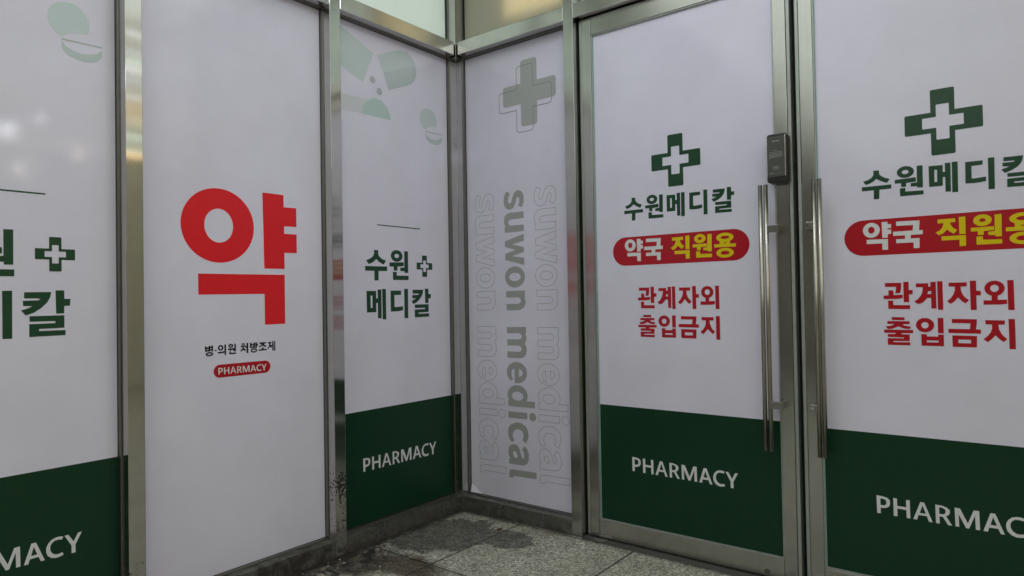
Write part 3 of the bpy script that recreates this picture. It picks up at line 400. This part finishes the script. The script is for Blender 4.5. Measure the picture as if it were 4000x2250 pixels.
'm_tab': {'a':[[[0.1756,0.8757],[0.1603,0.888],[0.1401,0.8951],[0.1197,0.8958],[0.1018,0.8895],[0.0866,0.8742],[0.0766,0.856],[0.0757,0.8358],[0.0801,0.8165],[0.0957,0.8162],[0.1138,0.8133],[0.1318,0.8066],[0.1446,0.7969],[0.1511,0.7902],[0.1647,0.7985],[0.1793,0.8155],[0.1868,0.8356],[0.1846,0.8576]]],'s':[]},
'm_slit': {'a':[[[0.1504,0.7867],[0.1505,0.7821],[0.0412,0.7857],[0.0411,0.79]]],'s':[]},
'm_rim': {'a':[[[0.15,0.7795],[0.1402,0.7668],[0.1201,0.7576],[0.097,0.7544],[0.0761,0.7572],[0.0549,0.7656],[0.0419,0.779],[0.0413,0.7587],[0.0501,0.746],[0.0687,0.7353],[0.0897,0.7318],[0.1129,0.7342],[0.1332,0.7407],[0.1468,0.7529],[0.1508,0.7667]]],'s':[]},
'map_p1': [0.98042,1.48121,1.00394,-0.00723],
'map_d2': [1.00845,0.85469,1.00329,-0.00609],
'map_ph_d2': [1.00242,0.86569,0.99926,-0.00895],
'map_ph_p3': [-1.01444,1.43011,0.98965,-0.02248],
'map_ph_p1': [-0.98003,2.85776,0.98814,-0.02567],
'map_ph_p2': [-0.43101,1.54091,0.41403,0.04385],
'map_nl': [1.00947,-0.17802,1.00185,0.00099],
'map_nr': [1.01592,0.16998,1.00057,0.00029],
}
FLOOR = -.99
# ------------------------------------------------------------------ setting
bm = bmesh.new(); bm_box(bm, -30, 40, -40, 30, FLOOR - .2, FLOOR); tag(done('floor', bm, 'floor'), kind='structure')
bm = bmesh.new(); bm_box(bm, -4.5, 14, -11, 5.5, 1.90, 2.05); tag(done('ceiling', bm, 'ceiling'), kind='structure')

# dim interior of the pharmacy behind the glass
bm = bmesh.new()
bm_box(bm, -1.6, 2.50, 1.60, 1.70, FLOOR, 1.90); bm_box(bm, -1.70, -1.60, -3.6, 1.70, FLOOR, 1.90)
bm_box(bm, 2.44, 2.50, .101, 1.60, FLOOR, 1.90); bm_box(bm, -1.60, -.101, -3.60, -3.50, FLOOR, 1.90)
tag(done('interior_wall', bm, 'inner'), kind='structure')
tag(box('interior_floor', -1.6, 2.43, .105, 1.6, FLOOR, FLOOR + .004, 'inner', bev=0), kind='structure')

# ------------------------------------------------------------------ steel shopfront frame (one welded thing)
frame = thing('shopfront_frame', (0, 0, FLOOR), 'brushed steel frame folding round the inner corner and holding all the film panels', 'shop frame')
D = .10; TB, TT = 1.166, 1.230; BT = -.926; TOP = 1.90
def post_l(s0, s1): box('post', -D, 0, -s1, -s0, FLOOR, TOP, 'steel_z', frame)
post_l(.6762, .7280); post_l(1.4305, 1.4800); post_l(2.1826, 2.2320); post_l(2.93, 2.98); post_l(3.5, 3.55)
box('corner_post', -D, 0, 0, D, FLOOR, TOP, 'steel_z', frame)
box('post', .6130, .6620, 0, D, FLOOR, TOP, 'steel_door', frame)
box('post', 2.3790, 2.4280, 0, D, FLOOR, TOP, 'steel_z', frame)
OPEN_L = [(0, .6762), (.7280, 1.4305), (1.4800, 2.1826), (2.2320, 2.93), (2.98, 3.5)]
for s0, s1 in OPEN_L:
    box('transom', -D + .002, -.0005, -s1, -max(s0, .011), TB, TT, 'steel_y', frame, .003)
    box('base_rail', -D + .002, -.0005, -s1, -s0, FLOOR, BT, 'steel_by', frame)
    box('head_rail', -D + .002, -.0005, -s1, -s0, 1.84, TOP, 'steel_y', frame)
for x0, x1 in ((0, .6130), (.6620, 2.3790)):
    box('transom', max(x0, .011), x1, .0005, D - .002, TB + .001, TT - .001, 'steel_x', frame, .003)
    box('head_rail', x0, x1, .0005, D - .002, 1.84, TOP, 'steel_x', frame)
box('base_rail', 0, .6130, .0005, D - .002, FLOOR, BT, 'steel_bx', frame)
def bead(side, u0, u1, z0, z1, t=.0045, d0=.042, d1=.0595, name='glazing_bead', par=None, m='bead'):
    bm = bmesh.new()
    def b(ua, ub, za, zb):
        if side == 'L': bm_box(bm, -d1, -d0, -ub, -ua, za, zb, .0008)
        else: bm_box(bm, ua, ub, d0, d1, za, zb, .0008)
    b(u0, u0 + t, z0, z1); b(u1 - t, u1, z0, z1); b(u0 + t, u1 - t, z0, z0 + t); b(u0 + t, u1 - t, z1 - t, z1)
    return done(name, bm, m, par or frame)
def gasket(side, u0, u1, z0, z1, t, d0, d1, par):
    bm = bmesh.new()
    def b(ua, ub, za, zb):
        if side == 'L': bm_box(bm, -d1, -d0, -ub, -ua, za, zb)
        else: bm_box(bm, ua, ub, d0, d1, za, zb)
    b(u0, u0 + t, z0, z1); b(u1 - t, u1, z0, z1); b(u0 + t, u1 - t, z0, z0 + t); b(u0 + t, u1 - t, z1 - t, z1)
    return done('rubber_gasket', bm, 'gasket', par)
for s0, s1 in OPEN_L:
    bead('L', s0, s1, BT, TB); bead('L', s0, s1, TT, 1.84)
bead('R', 0, .6130, BT, TB); bead('R', 0, .6130, TT, 1.84); bead('R', .662, 2.379, TT, 1.84)

# ------------------------------------------------------------------ glazed panels with printed film
FL = .060
def panel(side, u0, u1, label, film_label=None):
    loc = (-FL, -(u0 + u1) / 2, BT) if side == 'L' else ((u0 + u1) / 2, FL, BT)
    t = thing('window_panel', loc, label, 'window', 'film covered glass panels of the shopfront')
    a, b = u0 + .0015, u1 - .0015
    if side == 'L': box('glass_pane', -.070, -.0605, -b, -a, BT + .001, TB - .001, 'edge', t, bev=0)
    else: box('glass_pane', a, b, .0605, .070, BT + .001, TB - .001, 'edge', t, bev=0)
    gasket(side, u0 + .0045, u1 - .0045, BT + .0045, TB - .0045, .0013, .0575, .0598, t)
    f = art('white_film', side, .0600, [rect(u0 + .003, u1 - .003, BT + .003, TB - .003)], [], 'film', t)
    return t, f
def band(side, d, u0, u1, z0, z1, f): return art('green_band', side, d, [rect(u0, u1, z0, z1)], [], 'green', f)
PH = D_['pharm']
def pills(f, mp, d=.0594):
    art('capsule_print', 'L', d, D_['m_cap1']['a'], [], 'mint', f, mp=mp)
    art('capsule_print', 'L', d, D_['m_cap2']['a'], [], 'mint', f, mp=mp)
    art('capsule_print', 'L', d, D_['m_cap3']['a'], [], 'mint2', f, mp=mp)
    art('capsule_print', 'L', d, D_['m_band']['a'], D_['m_half']['a'], 'faint', f, mp=mp, label='very faint grey capsule print')
    art('capsule_print', 'L', d, D_['m_half']['a'], [], 'mint3', f, mp=mp, label='half round green capsule end')
    for q in D_['m_dots']['a']: art('dot_print', 'L', d, [q], [], 'slate', f, mp=mp)
    art('tablet_print', 'L', d, D_['m_tab']['a'], [], 'mint', f, mp=mp)
    art('tablet_print', 'L', d, D_['m_slit']['a'], [], 'slate', f, mp=mp)
    art('tablet_print', 'L', d, D_['m_rim']['a'], [], 'mint2', f, mp=mp)
def name_panel(mp, mph, zb, u0, u1, t, f):
    a, b = (1, 0) if mp is None else mp[:2]
    c, e = (1, 0) if mp is None else mp[2:]
    band('L', .0596, u0 + .003, u1 - .003, BT + .003, zb, f)
    art('lettering', 'L', .0594, D_['p_name']['a'][:6], D_['p_name']['s'][:1], 'dkgreen', f, 'upper line of the dark green Korean name', mp=mp)
    art('lettering', 'L', .0594, D_['p_name']['a'][6:], D_['p_name']['s'][1:], 'dkgreen', f, 'lower line of the dark green Korean name', mp=mp)
    P = D_['p_cross']['a'][0]; us = [p[0] for p in P]; zs = [p[1] for p in P]
    cu, cz = (min(us) + max(us)) / 2, (min(zs) + max(zs)) / 2; k = (max(zs) - min(zs)) / 2 / .0997
    logo('cross_emblem', 'L', .0594, a * cu + b, c * cz + e, k * c, 'dkgreen', f, ku=(max(us) - min(us)) / (max(zs) - min(zs)))
    art('rule_line', 'L', .0594, [rect(a * .1938 + b, a * .4493 + b, c * .3255 + e, c * .3297 + e)], [], 'dkgreen', f)
    art('lettering', 'L', .0592, PH['a'], PH['s'], 'white', f, 'white PHARMACY on the green band', mp=mph)
    pills(f, mp)
t, f = panel('L', 0, .6762, 'white film panel left of the inner corner with PHARMACY band and pale green pills', 0)
name_panel(None, D_['map_ph_p3'], -.4561, 0, .6762, t, f)
t, f = panel('L', 1.4800, 2.1826, 'leftmost white film panel, cut by the photo edge, with MACY on its green band', 0)
name_panel(D_['map_p1'], D_['map_ph_p1'], -.4606, 1.4800, 2.1826, t, f)
t, f = panel('L', .7280, 1.4305, 'all white film panel between two steel posts with one huge red Korean character', 0)
art('lettering', 'L', .0594, D_['y_big']['a'], D_['y_big']['s'], 'red', f, 'huge bright red Korean character')
art('lettering', 'L', .0594, D_['y_small']['a'], D_['y_small']['s'], 'black', f, 'small black Korean line')
pl = art('red_badge', 'L', .0594, [stadium(.9648, 1.1806, -.2536, -.2092)], [], 'dkred', f)
art('lettering', 'L', .0592, PH['a'], PH['s'], 'white', f, 'small white PHARMACY on the red badge', mp=D_['map_ph_p2'])
t, f = panel('R', 0, .6130, 'narrow white film panel right of the corner with sideways grey lettering and grey cross', 0)
SWA = D_['sw_u']['a'] + D_['sw_m']['a'] + D_['sw_l']['a']; SWS = D_['sw_u']['s'] + D_['sw_m']['s'] + D_['sw_l']['s']
art('lettering', 'R', .0594, SWA, SWS, 'grey', f, 'solid grey suwon medical running downwards')
outline('lettering', 'R', .0594, SWA, SWS, 'greyline', f, .0019, 'outlined suwon medical nearest the corner', mp=D_['map_nl'])
outline('lettering', 'R', .0594, SWA, SWS, 'greyline', f, .0019, 'outlined suwon medical nearest the door', mp=D_['map_nr'])
nc = lambda du, dz: cross(.3844 + du, .9280 + dz, .1475, .1505, .0457, .0466, .017)
art('cross_emblem', 'R', .0594, [nc(0, 0)], [], 'greengrey', f, 'solid grey green cross')
outline('cross_emblem', 'R', .0590, [nc(-.0232, -.0235)], [], 'linegrey', f, .0030, 'thin outlined cross over the solid one')
# lifted corner of the film at the foot of the narrow panel
bm = bmesh.new()
vs = [bm.verts.new(c) for c in ((.008, .0585, BT + .006 + EYE), (.072, .0585, BT + .006 + EYE), (.008, .0585, BT + .05 + EYE), (.010, .046, BT + .009 + EYE))]
bm.faces.new((vs[3], vs[1], vs[2])); done('peeled_film_corner', bm, 'film', f)
t, f = panel('L', 2.2320, 2.93, 'plain white film panel outside the left edge of the photo', 0)
t, f = panel('L', 2.98, 3.5, 'narrow plain white film panel at the far left end', 0)

# ------------------------------------------------------------------ frosted top lights
def frosted(name, ca, cb, rough=.45):
    m, nt, b = mat(name)
    pos, s = worldpos(nt)
    c = ramp(nt, noise(nt, pos, 2.5, 3), [(0.3, ca), (0.7, cb)])
    L(nt, c, b.inputs['Base Color']); b.inputs['Roughness'].default_value = rough
    tr = nt.nodes.new('ShaderNodeBsdfTranslucent'); L(nt, c, tr.inputs[0])
    mx = nt.nodes.new('ShaderNodeMixShader'); mx.inputs[0].default_value = .5
    L(nt, b.outputs[0], mx.inputs[1]); L(nt, tr.outputs[0], mx.inputs[2])
    L(nt, mx.outputs[0], nt.nodes['Material Output'].inputs[0]); return m
M['frost_green'] = frosted('frosted_green_glass', (.72, .765, .74), (.78, .82, .795), .25)
M['frost_tan'] = frosted('frosted_tan_glass', (.50, .485, .42), (.57, .56, .475), .25)
def toplight(side, u0, u1, m, label):
    z0, z1 = TT + .0045, 1.8355
    loc = (-FL, -(u0 + u1) / 2, TT) if side == 'L' else ((u0 + u1) / 2, FL, TT)
    t = thing('top_light', loc, label, 'window', 'frosted panes over the transom')
    a, b = u0 + .0045, u1 - .0045
    if side == 'L': box('glass_pane', -.068, -.060, -b, -a, z0, z1, m, t, bev=0)
    else: box('glass_pane', a, b, .060, .068, z0, z1, m, t, bev=0)
    gasket(side, u0 + .0045, u1 - .0045, z0, z1, .003, .0525, .0597, t)
    if m == 'frost_tan':
        art('etched_mark', 'R', .0597, [rect(.076 + k * .006, .0795 + k * .006, 1.252 + j * .008, 1.2555 + j * .008 + (k % 2) * .002) for k in range(4) for j in range(3) if (k + j) % 4], [], 'linegrey', t)
for i, (s0, s1) in enumerate(OPEN_L):
    toplight('L', s0, s1, 'frost_green', ['pale green frosted pane above the pill panel left of the corner', 'pale green frosted pane above the red character panel',
             'pale green frosted pane above the leftmost panel', 'frosted pane above the plain panel out of frame', 'frosted pane at the far left end'][i])
toplight('R', 0, .6130, 'frost_tan', 'tan frosted pane above the sideways lettering, lit warm yellow from behind')
tl = toplight('R', .662, 2.379, 'frost_green', 'pale frosted pane above the two doors')

# ------------------------------------------------------------------ doors
YD = .033; FD = .045
def make_door(x0, x1, handle_right, label):
    z0, z1 = -.981, 1.1615
    t = thing('glass_door', ((x0 + x1) / 2, YD + .02, z0), label, 'door', 'pair of steel framed glass doors')
    sw = .0555                       # stile with its lip
    lipw = .0115
    for a, b, inner in ((x0, x0 + sw, 1), (x1 - sw, x1, 0)):
        fa, fb = (a + lipw + .0015, b) if inner else (a, b - lipw - .0015)
        box('stile', fa, fb, YD, YD + .042, z0, z1, 'steel_door', t, .0012)
        la, lb = (a, a + lipw) if inner else (b - lipw, b)
        box('edge_lip', la, lb, YD + .0015, YD + .040, z0, z1, 'lip', t, .0015)
    xa, xb = x0 + sw, x1 - sw
    box('top_rail', xa + .001, xb - .001, YD + .0008, YD + .041, 1.0905, z1, 'steel_doorx', t, .0012)
    box('bottom_rail', xa + .001, xb - .001, YD + .0008, YD + .041, z0, -.9110, 'steel_doorx', t, .0012)
    bead('R', xa, xb, -.911, 1.0905, .0055, YD + .004, FD + .001, 'glazing_bead', t, 'lip')
    box('glass_pane', xa + .004, xb - .004, FD + .0014, FD + .010, -.906, 1.085, 'edge', t, bev=0)
    bm = bmesh.new()
    for a in (xa + .0055, xb - .0069): bm_box(bm, a, a + .0014, FD - .002, FD + .0008, -.9053, 1.0848)
    done('glass_edge', bm, 'edge', t)
    f = art('white_film', 'R', FD + .0002, [rect(xa + .0069, xb - .0069, -.9053, 1.0848)], [], 'film', t)
    return t, f, xa, xb
def door_art(f, xa, xb, mp, mph, zb):
    d = FD - .0003
    a, b, c, e = mp or (1, 0, 1, 0)
    art('green_band', 'R', FD, [rect(xa + .0069, xb - .0069, -.9053, zb)], [], 'green', f)
    logo('cross_emblem', 'R', d, a * 1.0845 + b, c * .5200 + e, (a + c) / 2, 'dkgreen', f)
    art('lettering', 'R', d, D_['d_name']['a'], D_['d_name']['s'], 'dkgreen', f, 'dark green Korean shop name', mp=mp)
    art('red_badge', 'R', d, [[(a * p[0] + b, c * p[1] + e) for p in stadium(.8068, 1.3590, .1250, .2390)]], [], 'dkred', f)
    art('lettering', 'R', d - .0003, D_['d_staffw']['a'], D_['d_staffw']['s'], 'white', f, 'white Korean word on the red badge', mp=mp)
    art('lettering', 'R', d - .0003, D_['d_staffy']['a'], D_['d_staffy']['s'], 'yellow', f, 'yellow Korean word on the red badge', mp=mp)
    art('lettering', 'R', d, D_['d_warn']['a'][:11], D_['d_warn']['s'][:2], 'dkred', f, 'upper line of the dark red Korean warning', mp=mp)
    art('lettering', 'R', d, D_['d_warn']['a'][11:], D_['d_warn']['s'][2:], 'dkred', f, 'lower line of the dark red Korean warning', mp=mp)
    art('lettering', 'R', d - .0003, PH['a'], PH['s'], 'white', f, 'white PHARMACY on the green band', mp=mph)
def pull_handle(t, xs, foot, bolt):
    h = bpy.data.objects.new('pull_handle', None); COL.objects.link(h); h.parent = t
    yc = -.008 + .0000; h.location = Vector((sum(xs) / 2, yc, -.536 + EYE)) - t.location
    for x in xs:
        bm = bmesh.new(); cyl(bm, (x, yc, (-.5355 + .3765) / 2), .0074, .912, seg=28)
        me = bpy.data.meshes.new('tube'); bm.to_mesh(me); bm.free()
        for p in me.polygons: p.use_smooth = abs(p.normal.z) < .5
        link('tube', me, 'handle', h)
    for zc in (.2245, -.377):
        bm = bmesh.new()
        a, b = foot
        inner = xs[1] if bolt is None else xs[0]
        bm_box(bm, min(a, inner), max(b, inner), yc - .006, yc + .006, zc - .0125, zc + .0125, .0012)
        if bolt is None: bm_box(bm, b - .013, b, yc + .0062, YD, zc - .0125, zc + .0125, .0012)
        else: bm_box(bm, a, a + .013, yc + .0062, YD, zc - .0125, zc + .0125, .0012)
        done('bracket', bm, 'bracket', h)
        if bolt is not None:
            bm = bmesh.new(); cyl(bm, (bolt, yc - .0075, zc), .0058, .003, 'Y', 20); cyl(bm, (bolt, yc - .0095, zc), .0036, .002, 'Y', 6)
            done('bolt', bm, 'chrome', h)
t1, f1, xa, xb = make_door(.6702, 1.5138, True, 'glass door beside the narrow panel with a digital lock above its bar handle')
door_art(f1, xa, xb, None, None, -.4395)
pull_handle(t1, (1.4168, 1.4352), (1.4352, 1.4765), None)
t2, f2, xa2, xb2 = make_door(1.5304, 2.3740, False, 'rightmost glass door, running out of the photo, with a bar handle on its left stile')
door_art(f2, xa2, xb2, D_['map_d2'], D_['map_ph_d2'], -.4480)
pull_handle(t2, (1.5905, 1.6075), (1.5640, 1.5905), 1.5718)
box('added_gap_strip', 1.5005, 1.5435, YD + .0425, YD + .055, -.985, 1.1655, 'gasket', frame, bev=0)  # added black strips: keep the lit interior from showing through the door gaps
box('added_gap_strip', .6625, .682, YD + .0425, YD + .055, -.985, 1.1655, 'gasket', frame, bev=0)
box('added_gap_strip', .6625, 2.3785, YD + .0555, YD + .064, 1.152, 1.1665, 'gasket', frame, bev=0)
box('added_gap_strip', .6625, 2.3785, YD + .0555, YD + .064, -.9865, -.972, 'gasket', frame, bev=0)
# screw head and chipped cover on the bottom rail, pivot under the left stile
bm = bmesh.new(); cyl(bm, (1.3995, YD - .001, -.9640), .0095, .003, 'Y', 24); cyl(bm, (1.3995, YD - .003, -.9640), .006, .002, 'Y', 24); done('cover_screw', bm, 'bead', t1)
# digital lock on the right stile
lk = bpy.data.objects.new('door_lock', None); COL.objects.link(lk); lk.parent = t1; lk.location = Vector((1.474, .015, .382 + EYE)) - t1.location
def rbox(x0, x1, y0, y1, z0, z1, r, m, name, par, bev=.002):
    bm = bmesh.new(); n = 8; pts = []
    for cx, cz, a0 in ((x1 - r, z1 - r, 0), (x0 + r, z1 - r, 90), (x0 + r, z0 + r, 180), (x1 - r, z0 + r, 270)):
        for k in range(n + 1):
            a = math.radians(a0 + 90 * k / n); pts.append((cx + r * math.cos(a), cz + r * math.sin(a)))
    fr = [bm.verts.new((p[0], y0, p[1] + EYE)) for p in pts]; bk = [bm.verts.new((p[0], y1, p[1] + EYE)) for p in pts]
    bm.faces.new(fr); bm.faces.new(bk[::-1])
    for i in range(len(pts)): bm.faces.new((fr[i - 1], fr[i], bk[i], bk[i - 1])[::-1])
    bmesh.ops.recalc_face_normals(bm, faces=bm.faces[:])
    if bev:
        eds = [e for e in bm.edges if all(abs(v.co.y - y0) < 1e-6 for v in e.verts)]
        bmesh.ops.bevel(bm, geom=eds, offset=bev, segments=3, profile=.5, affect='EDGES')
    return done(name, bm, m, par, smooth=False)
rbox(1.4400, 1.5085, -.004, YD - .0005, .3805, .5480, .011, 'lockblack', 'lock_body', lk, .004)
rbox(1.4445, 1.4990, -.0052, -.0030, .4010, .5400, .004, 'lockface', 'touch_plate', lk, .0008)
box('chrome_trim', 1.5000, 1.5035, -.0058, -.0020, .4010, .5400, 'chrome', lk, .001)
box('chrome_trim', 1.4410, 1.4432, -.0056, -.0020, .4010, .5400, 'chrome', lk, .0008)
mk = []
for i, (a, b, z, h) in enumerate(((.30, .70, .5225, .0040),)):   # maker's mark: unreadably small, a slanted run of strokes
    for k in range(7):
        u = 1.4590 + k * .0036
        mk.append([(u, z - h / 2), (u + .0026, z - h / 2 + .0002), (u + .0034, z + h / 2), (u + .0008, z + h / 2 - .0002)])
for z, u0, u1 in ((.4905, 1.462, 1.478), (.4850, 1.4495, 1.494), (.4800, 1.4495, 1.494), (.4762, 1.4495, 1.493), (.4724, 1.4495, 1.494), (.4686, 1.4495, 1.490), (.4650, 1.4495, 1.454)):
    u = u0
    while u < u1 - .001:
        w = random.uniform(.0018, .0055); mk.append(rect(u, min(u + w, u1), z - .0007, z + .0007)); u += w + .0011
art('small_print', 'R', -.0055, mk, [], 'lockmark', lk)
outline('small_print', 'R', -.0055, [stadium(1.4610, 1.4800, .4265, .4365)], [], 'lockmark', lk, .0012)
art('small_print', 'R', -.0055, [rect(1.4650, 1.4760, .4307, .4323)], [], 'lockmark', lk)
art('small_print', 'R', -.0055, [rect(1.4500, 1.4610, .4120, .4136), rect(1.4630, 1.4900, .4118, .4124)], [], 'lockmark', lk)

# threshold strip and pivot disc below the doors
bm = bmesh.new(); bm_box(bm, .6625, 2.3785, -.004, .100, FLOOR, FLOOR + .003); done_o = done('door_sill', bm, 'threshold', frame)
bm = bmesh.new(); cyl(bm, (.742, .022, FLOOR + .0045), .030, .003, seg=32); tag(done('floor_pivot_plate', bm, 'bracket'), 'small round metal pivot plate on the floor under the left door stile', 'pivot plate')

# ------------------------------------------------------------------ litter
def crumb(name, x, y, r, m, label, cat, group, flat=.5):
    bm = bmesh.new(); bmesh.ops.create_icosphere(bm, subdivisions=1, radius=r)
    for v in bm.verts: v.co = Vector((v.co.x * random.uniform(.6, 1.3) + x, v.co.y * random.uniform(.6, 1.3) + y, max(0, v.co.z * flat * random.uniform(.7, 1.2) + r * flat * .7) + FLOOR + EYE))
    return tag(done(name, bm, m), label, cat, group)
M['grit'] = plain('pale_grit', (.62, .61, .58), .7); M['leafm'] = plain('dry_leaf', (.05, .033, .018), .8); M['straw'] = plain('straw_stalk', (.36, .29, .16), .7)
for i, (x, y) in enumerate(((.055, -.664), (.030, -.735), (.020, -.780), (.070, -.745), (.045, -.80), (-.0 + .09, -.79), (.21, -.69), (.03, -.90), (.10, -.96))):
    crumb('grit_crumb', x, y, random.uniform(.0022, .0042), 'grit', 'tiny pale crumb of grit among the dirt at the foot of the left frame', 'grit', 'pale crumbs of grit on the dirty floor')
rnd = random.Random(3)
bm = bmesh.new()
for i in range(420):
    if i < 300: y = -rnd.uniform(.02, 1.5); x = abs(rnd.gauss(0, .035)) + .002
    elif i < 350: x = rnd.uniform(.0, .62); y = -abs(rnd.gauss(0, .012)) - .002
    else: x = rnd.uniform(.0, .55); y = -rnd.uniform(.05, .9)
    r = rnd.uniform(.0015, .005); a = rnd.uniform(0, 3.1)
    k = rnd.randint(3, 5)
    pts = [bm.verts.new((x + r * rnd.uniform(.5, 1.5) * math.cos(a + 6.283 * j / k), y + r * rnd.uniform(.3, 1) * math.sin(a + 6.283 * j / k), FLOOR + EYE + rnd.uniform(.0008, .0022))) for j in range(k)]
    top = bm.verts.new((x, y, FLOOR + EYE + rnd.uniform(.002, .004)))
    for j in range(k): bm.faces.new((pts[j - 1], pts[j], top))
tag(done('dirt_crumbs', bm, 'leafm'), 'scattered dark crumbs of dirt along the foot of the frame', 'dirt', kind='stuff')
def stalk(pts, r, label, m='straw'):
    cu = bpy.data.curves.new('dry_stalk', 'CURVE'); cu.dimensions = '3D'; cu.bevel_depth = r; cu.bevel_resolution = 1
    sp = cu.splines.new('POLY'); sp.points.add(len(pts) - 1)
    for i, p in enumerate(pts): sp.points[i].co = (p[0], p[1], FLOOR + EYE + r + p[2], 1)
    o = bpy.data.objects.new('dry_stalk', cu)
    me = bpy.data.meshes.new_from_object(o); bpy.data.objects.remove(o); bpy.data.curves.remove(cu)
    me.materials.clear(); tag(link('dry_stalk', me, m), label, 'plant stalk')
stalk([(.245, -.575, .001), (.285, -.568, .003), (.325, -.570, .002), (.352, -.585, .001)], .0016, 'thin dark dry stalk lying across the slab joint', 'leafm')
stalk([(.335, -.135, .001), (.352, -.142, .003), (.372, -.150, .001)], .0012, 'short pale straw lying on the slab near the corner')
crumb('dry_leaf', .318, -.118, .016, 'leafm', 'small dark dry leaf lying near the corner', 'leaf', None, .12)

# ------------------------------------------------------------------ lamps of the arcade, plus two added fill lamps (they light the place and show as reflections in steel and film)
WHITE = (.92, .95, 1.0); GREENW = (.84, 1.0, .90)
def flat_lamp(x0, x1, y0, y1, col, st, label, z=1.862):
    t = thing('ceiling_lamp', ((x0 + x1) / 2, (y0 + y1) / 2, z - .012), label, 'ceiling lamp', 'ceiling lamps of the arcade')
    box('housing', x0 - .012, x1 + .012, y0 - .012, y1 + .012, z, 1.8985, 'ceiling', t, .002)
    bm = bmesh.new(); bm_box(bm, x0, x1, y0, y1, z - .012, z - .0005); done('diffuser', bm, glow('lamp_glow', col, st), t)
flat_lamp(.30, 2.38, -9, -.25, (.92, .98, .93), .80, 'wide greenish backlit ceiling panel above the shopfront corner')
flat_lamp(2.45, 4.24, -9, 3.4, (1.0, 1.0, .88), .46, 'dimmer backlit ceiling panel over the middle walkway', 1.884)
flat_lamp(4.27, 4.84, -9, 3.4, (1.0, .84, .58), .58, 'tan backlit ceiling panel of the walkway', 1.884)
flat_lamp(4.92, 6.55, -9, 3.4, (.98, 1.0, .84), .30, 'faint backlit ceiling panel nearest the far shop', 1.884)
STRIPS = [(2.67, .015, WHITE, 1.9, 'bright white'), (3.03, .09, WHITE, .8, 'faint white first'), (3.23, .050, GREENW, 1.4, 'greenish white'), (3.41, .050, WHITE, 1.7, 'white'),
          (3.68, .09, WHITE, .75, 'faint white second'), (4.16, .045, WHITE, 1.3, 'thin white'), (4.89, .040, (1, .9, .7), 1.2, 'warm white first'), (5.10, .040, (1, .86, .66), .95, 'warm white second'),
          (5.61, .055, GREENW, 1.5, 'pale green first'), (5.81, .035, GREENW, .9, 'pale green second'), (6.39, .050, GREENW, 1.4, 'pale green farthest')]
for x, w, c, st, nm in STRIPS:
    flat_lamp(x - w / 2, x + w / 2, -2.6, 3.4, c, st, '%s light strip across the walkway ceiling' % nm)
t = thing('ceiling_lamp', (1.2, -.8, 1.75), 'small square bright lamp hanging near the shopfront corner', 'ceiling lamp', 'ceiling lamps of the arcade')
box('housing', 1.04, 1.36, -.96, -.64, 1.776, 1.8495, 'ceiling', t, .002)
bm = bmesh.new(); bm_box(bm, 1.06, 1.34, -.94, -.66, 1.765, 1.7755); done('diffuser', bm, glow('square_glow', (.87, .91, 1.06), 13), t)
flat_lamp(3.3, 3.9, -3.1, -2.5, (.82, .86, 1.10), 2.6, 'square cool white ceiling lamp beside the walkway strips', 1.84)  # unseen lamps added for cool fill and a bluer tint on the film
flat_lamp(3.3, 3.9, -4.3, -3.7, (.82, .86, 1.10), 4.0, 'square cool white ceiling lamp behind the viewer on the right', 1.84)
def pendant(x, y, r, st, col, label):
    t = thing('pendant_lamp', (x, y, 1.5), label, 'pendant lamp', 'small round pendant lamps')
    bm = bmesh.new(); cyl(bm, (x, y, 1.69), .004, .36, seg=8); done('cord', bm, 'gasket', t)
    bm = bmesh.new(); bmesh.ops.create_uvsphere(bm, u_segments=20, v_segments=12, radius=r)
    for v in bm.verts: v.co += Vector((x, y, 1.5 + EYE))
    done('globe', bm, glow('globe_glow', col, st), t, smooth=True)
pendant(4.51, -.53, .055, 15, WHITE, 'largest white globe pendant over the walkway')
pendant(3.94, -.47, .035, 9, WHITE, 'small white globe pendant nearest the doors')
pendant(5.08, .20, .040, 12, (1, .82, .6), 'small warm globe pendant beyond the white ones')
pendant(6.37, .09, .050, 12, (1, .9, .75), 'farthest globe pendant, faintly warm')
# far shop front across the walkway with a lit warm sign band
bm = bmesh.new(); bm_box(bm, 6.62, 6.8, -11, 5.5, FLOOR, 1.90); bm_box(bm, -4.5, 6.62, -11.2, -11, FLOOR, 1.90); tag(done('far_wall', bm, 'facade'), kind='structure')
t = thing('shop_sign', (6.6, 0, 1.8), 'long warm lit sign band on the far wall across the walkway', 'sign')
box('sign_box', 6.56, 6.62, -5, 4.5, 1.79, 1.885, 'facade', t)
box('light_panel', 6.55, 6.56, -4.9, 4.4, 1.818, 1.866, glow('warm_sign_glow', (1, .66, .28), 1.2), t, bev=0)
# lit interior: lamps added to brighten the frosted panes and the warm lamp behind the tan frosted pane
t = thing('added_pane_light', (-.85, -1.4, 1.8), 'long interior light behind the left frosted panes', 'ceiling lamp')
box('glow_panel', -1.2, -.5, -3.3, 1.2, 1.85, 1.86, glow('interior_glow', (.95, 1.0, .98), 6.5), t, bev=0)
t = thing('added_pane_light', (1.5, .8, 1.8), 'long interior light behind the panes over the doors', 'ceiling lamp')
box('glow_panel', .3, 2.3, .55, 1.1, 1.85, 1.86, bpy.data.materials['interior_glow'], t, bev=0)
# warm lamp inside the pharmacy behind the tan frosted pane
t = thing('interior_lamp', (.44, .12, 1.27), 'warm rectangular lamp glowing behind the tan frosted pane', 'lamp')
box('lamp_case', .245, .600, .102, .16, 1.285, 1.78, 'inner', t)
box('glow_panel', .250, .595, .096, .1015, 1.290, 1.77, glow('warm_lamp_glow', (1.0, .87, .64), 4.2), t, bev=0)
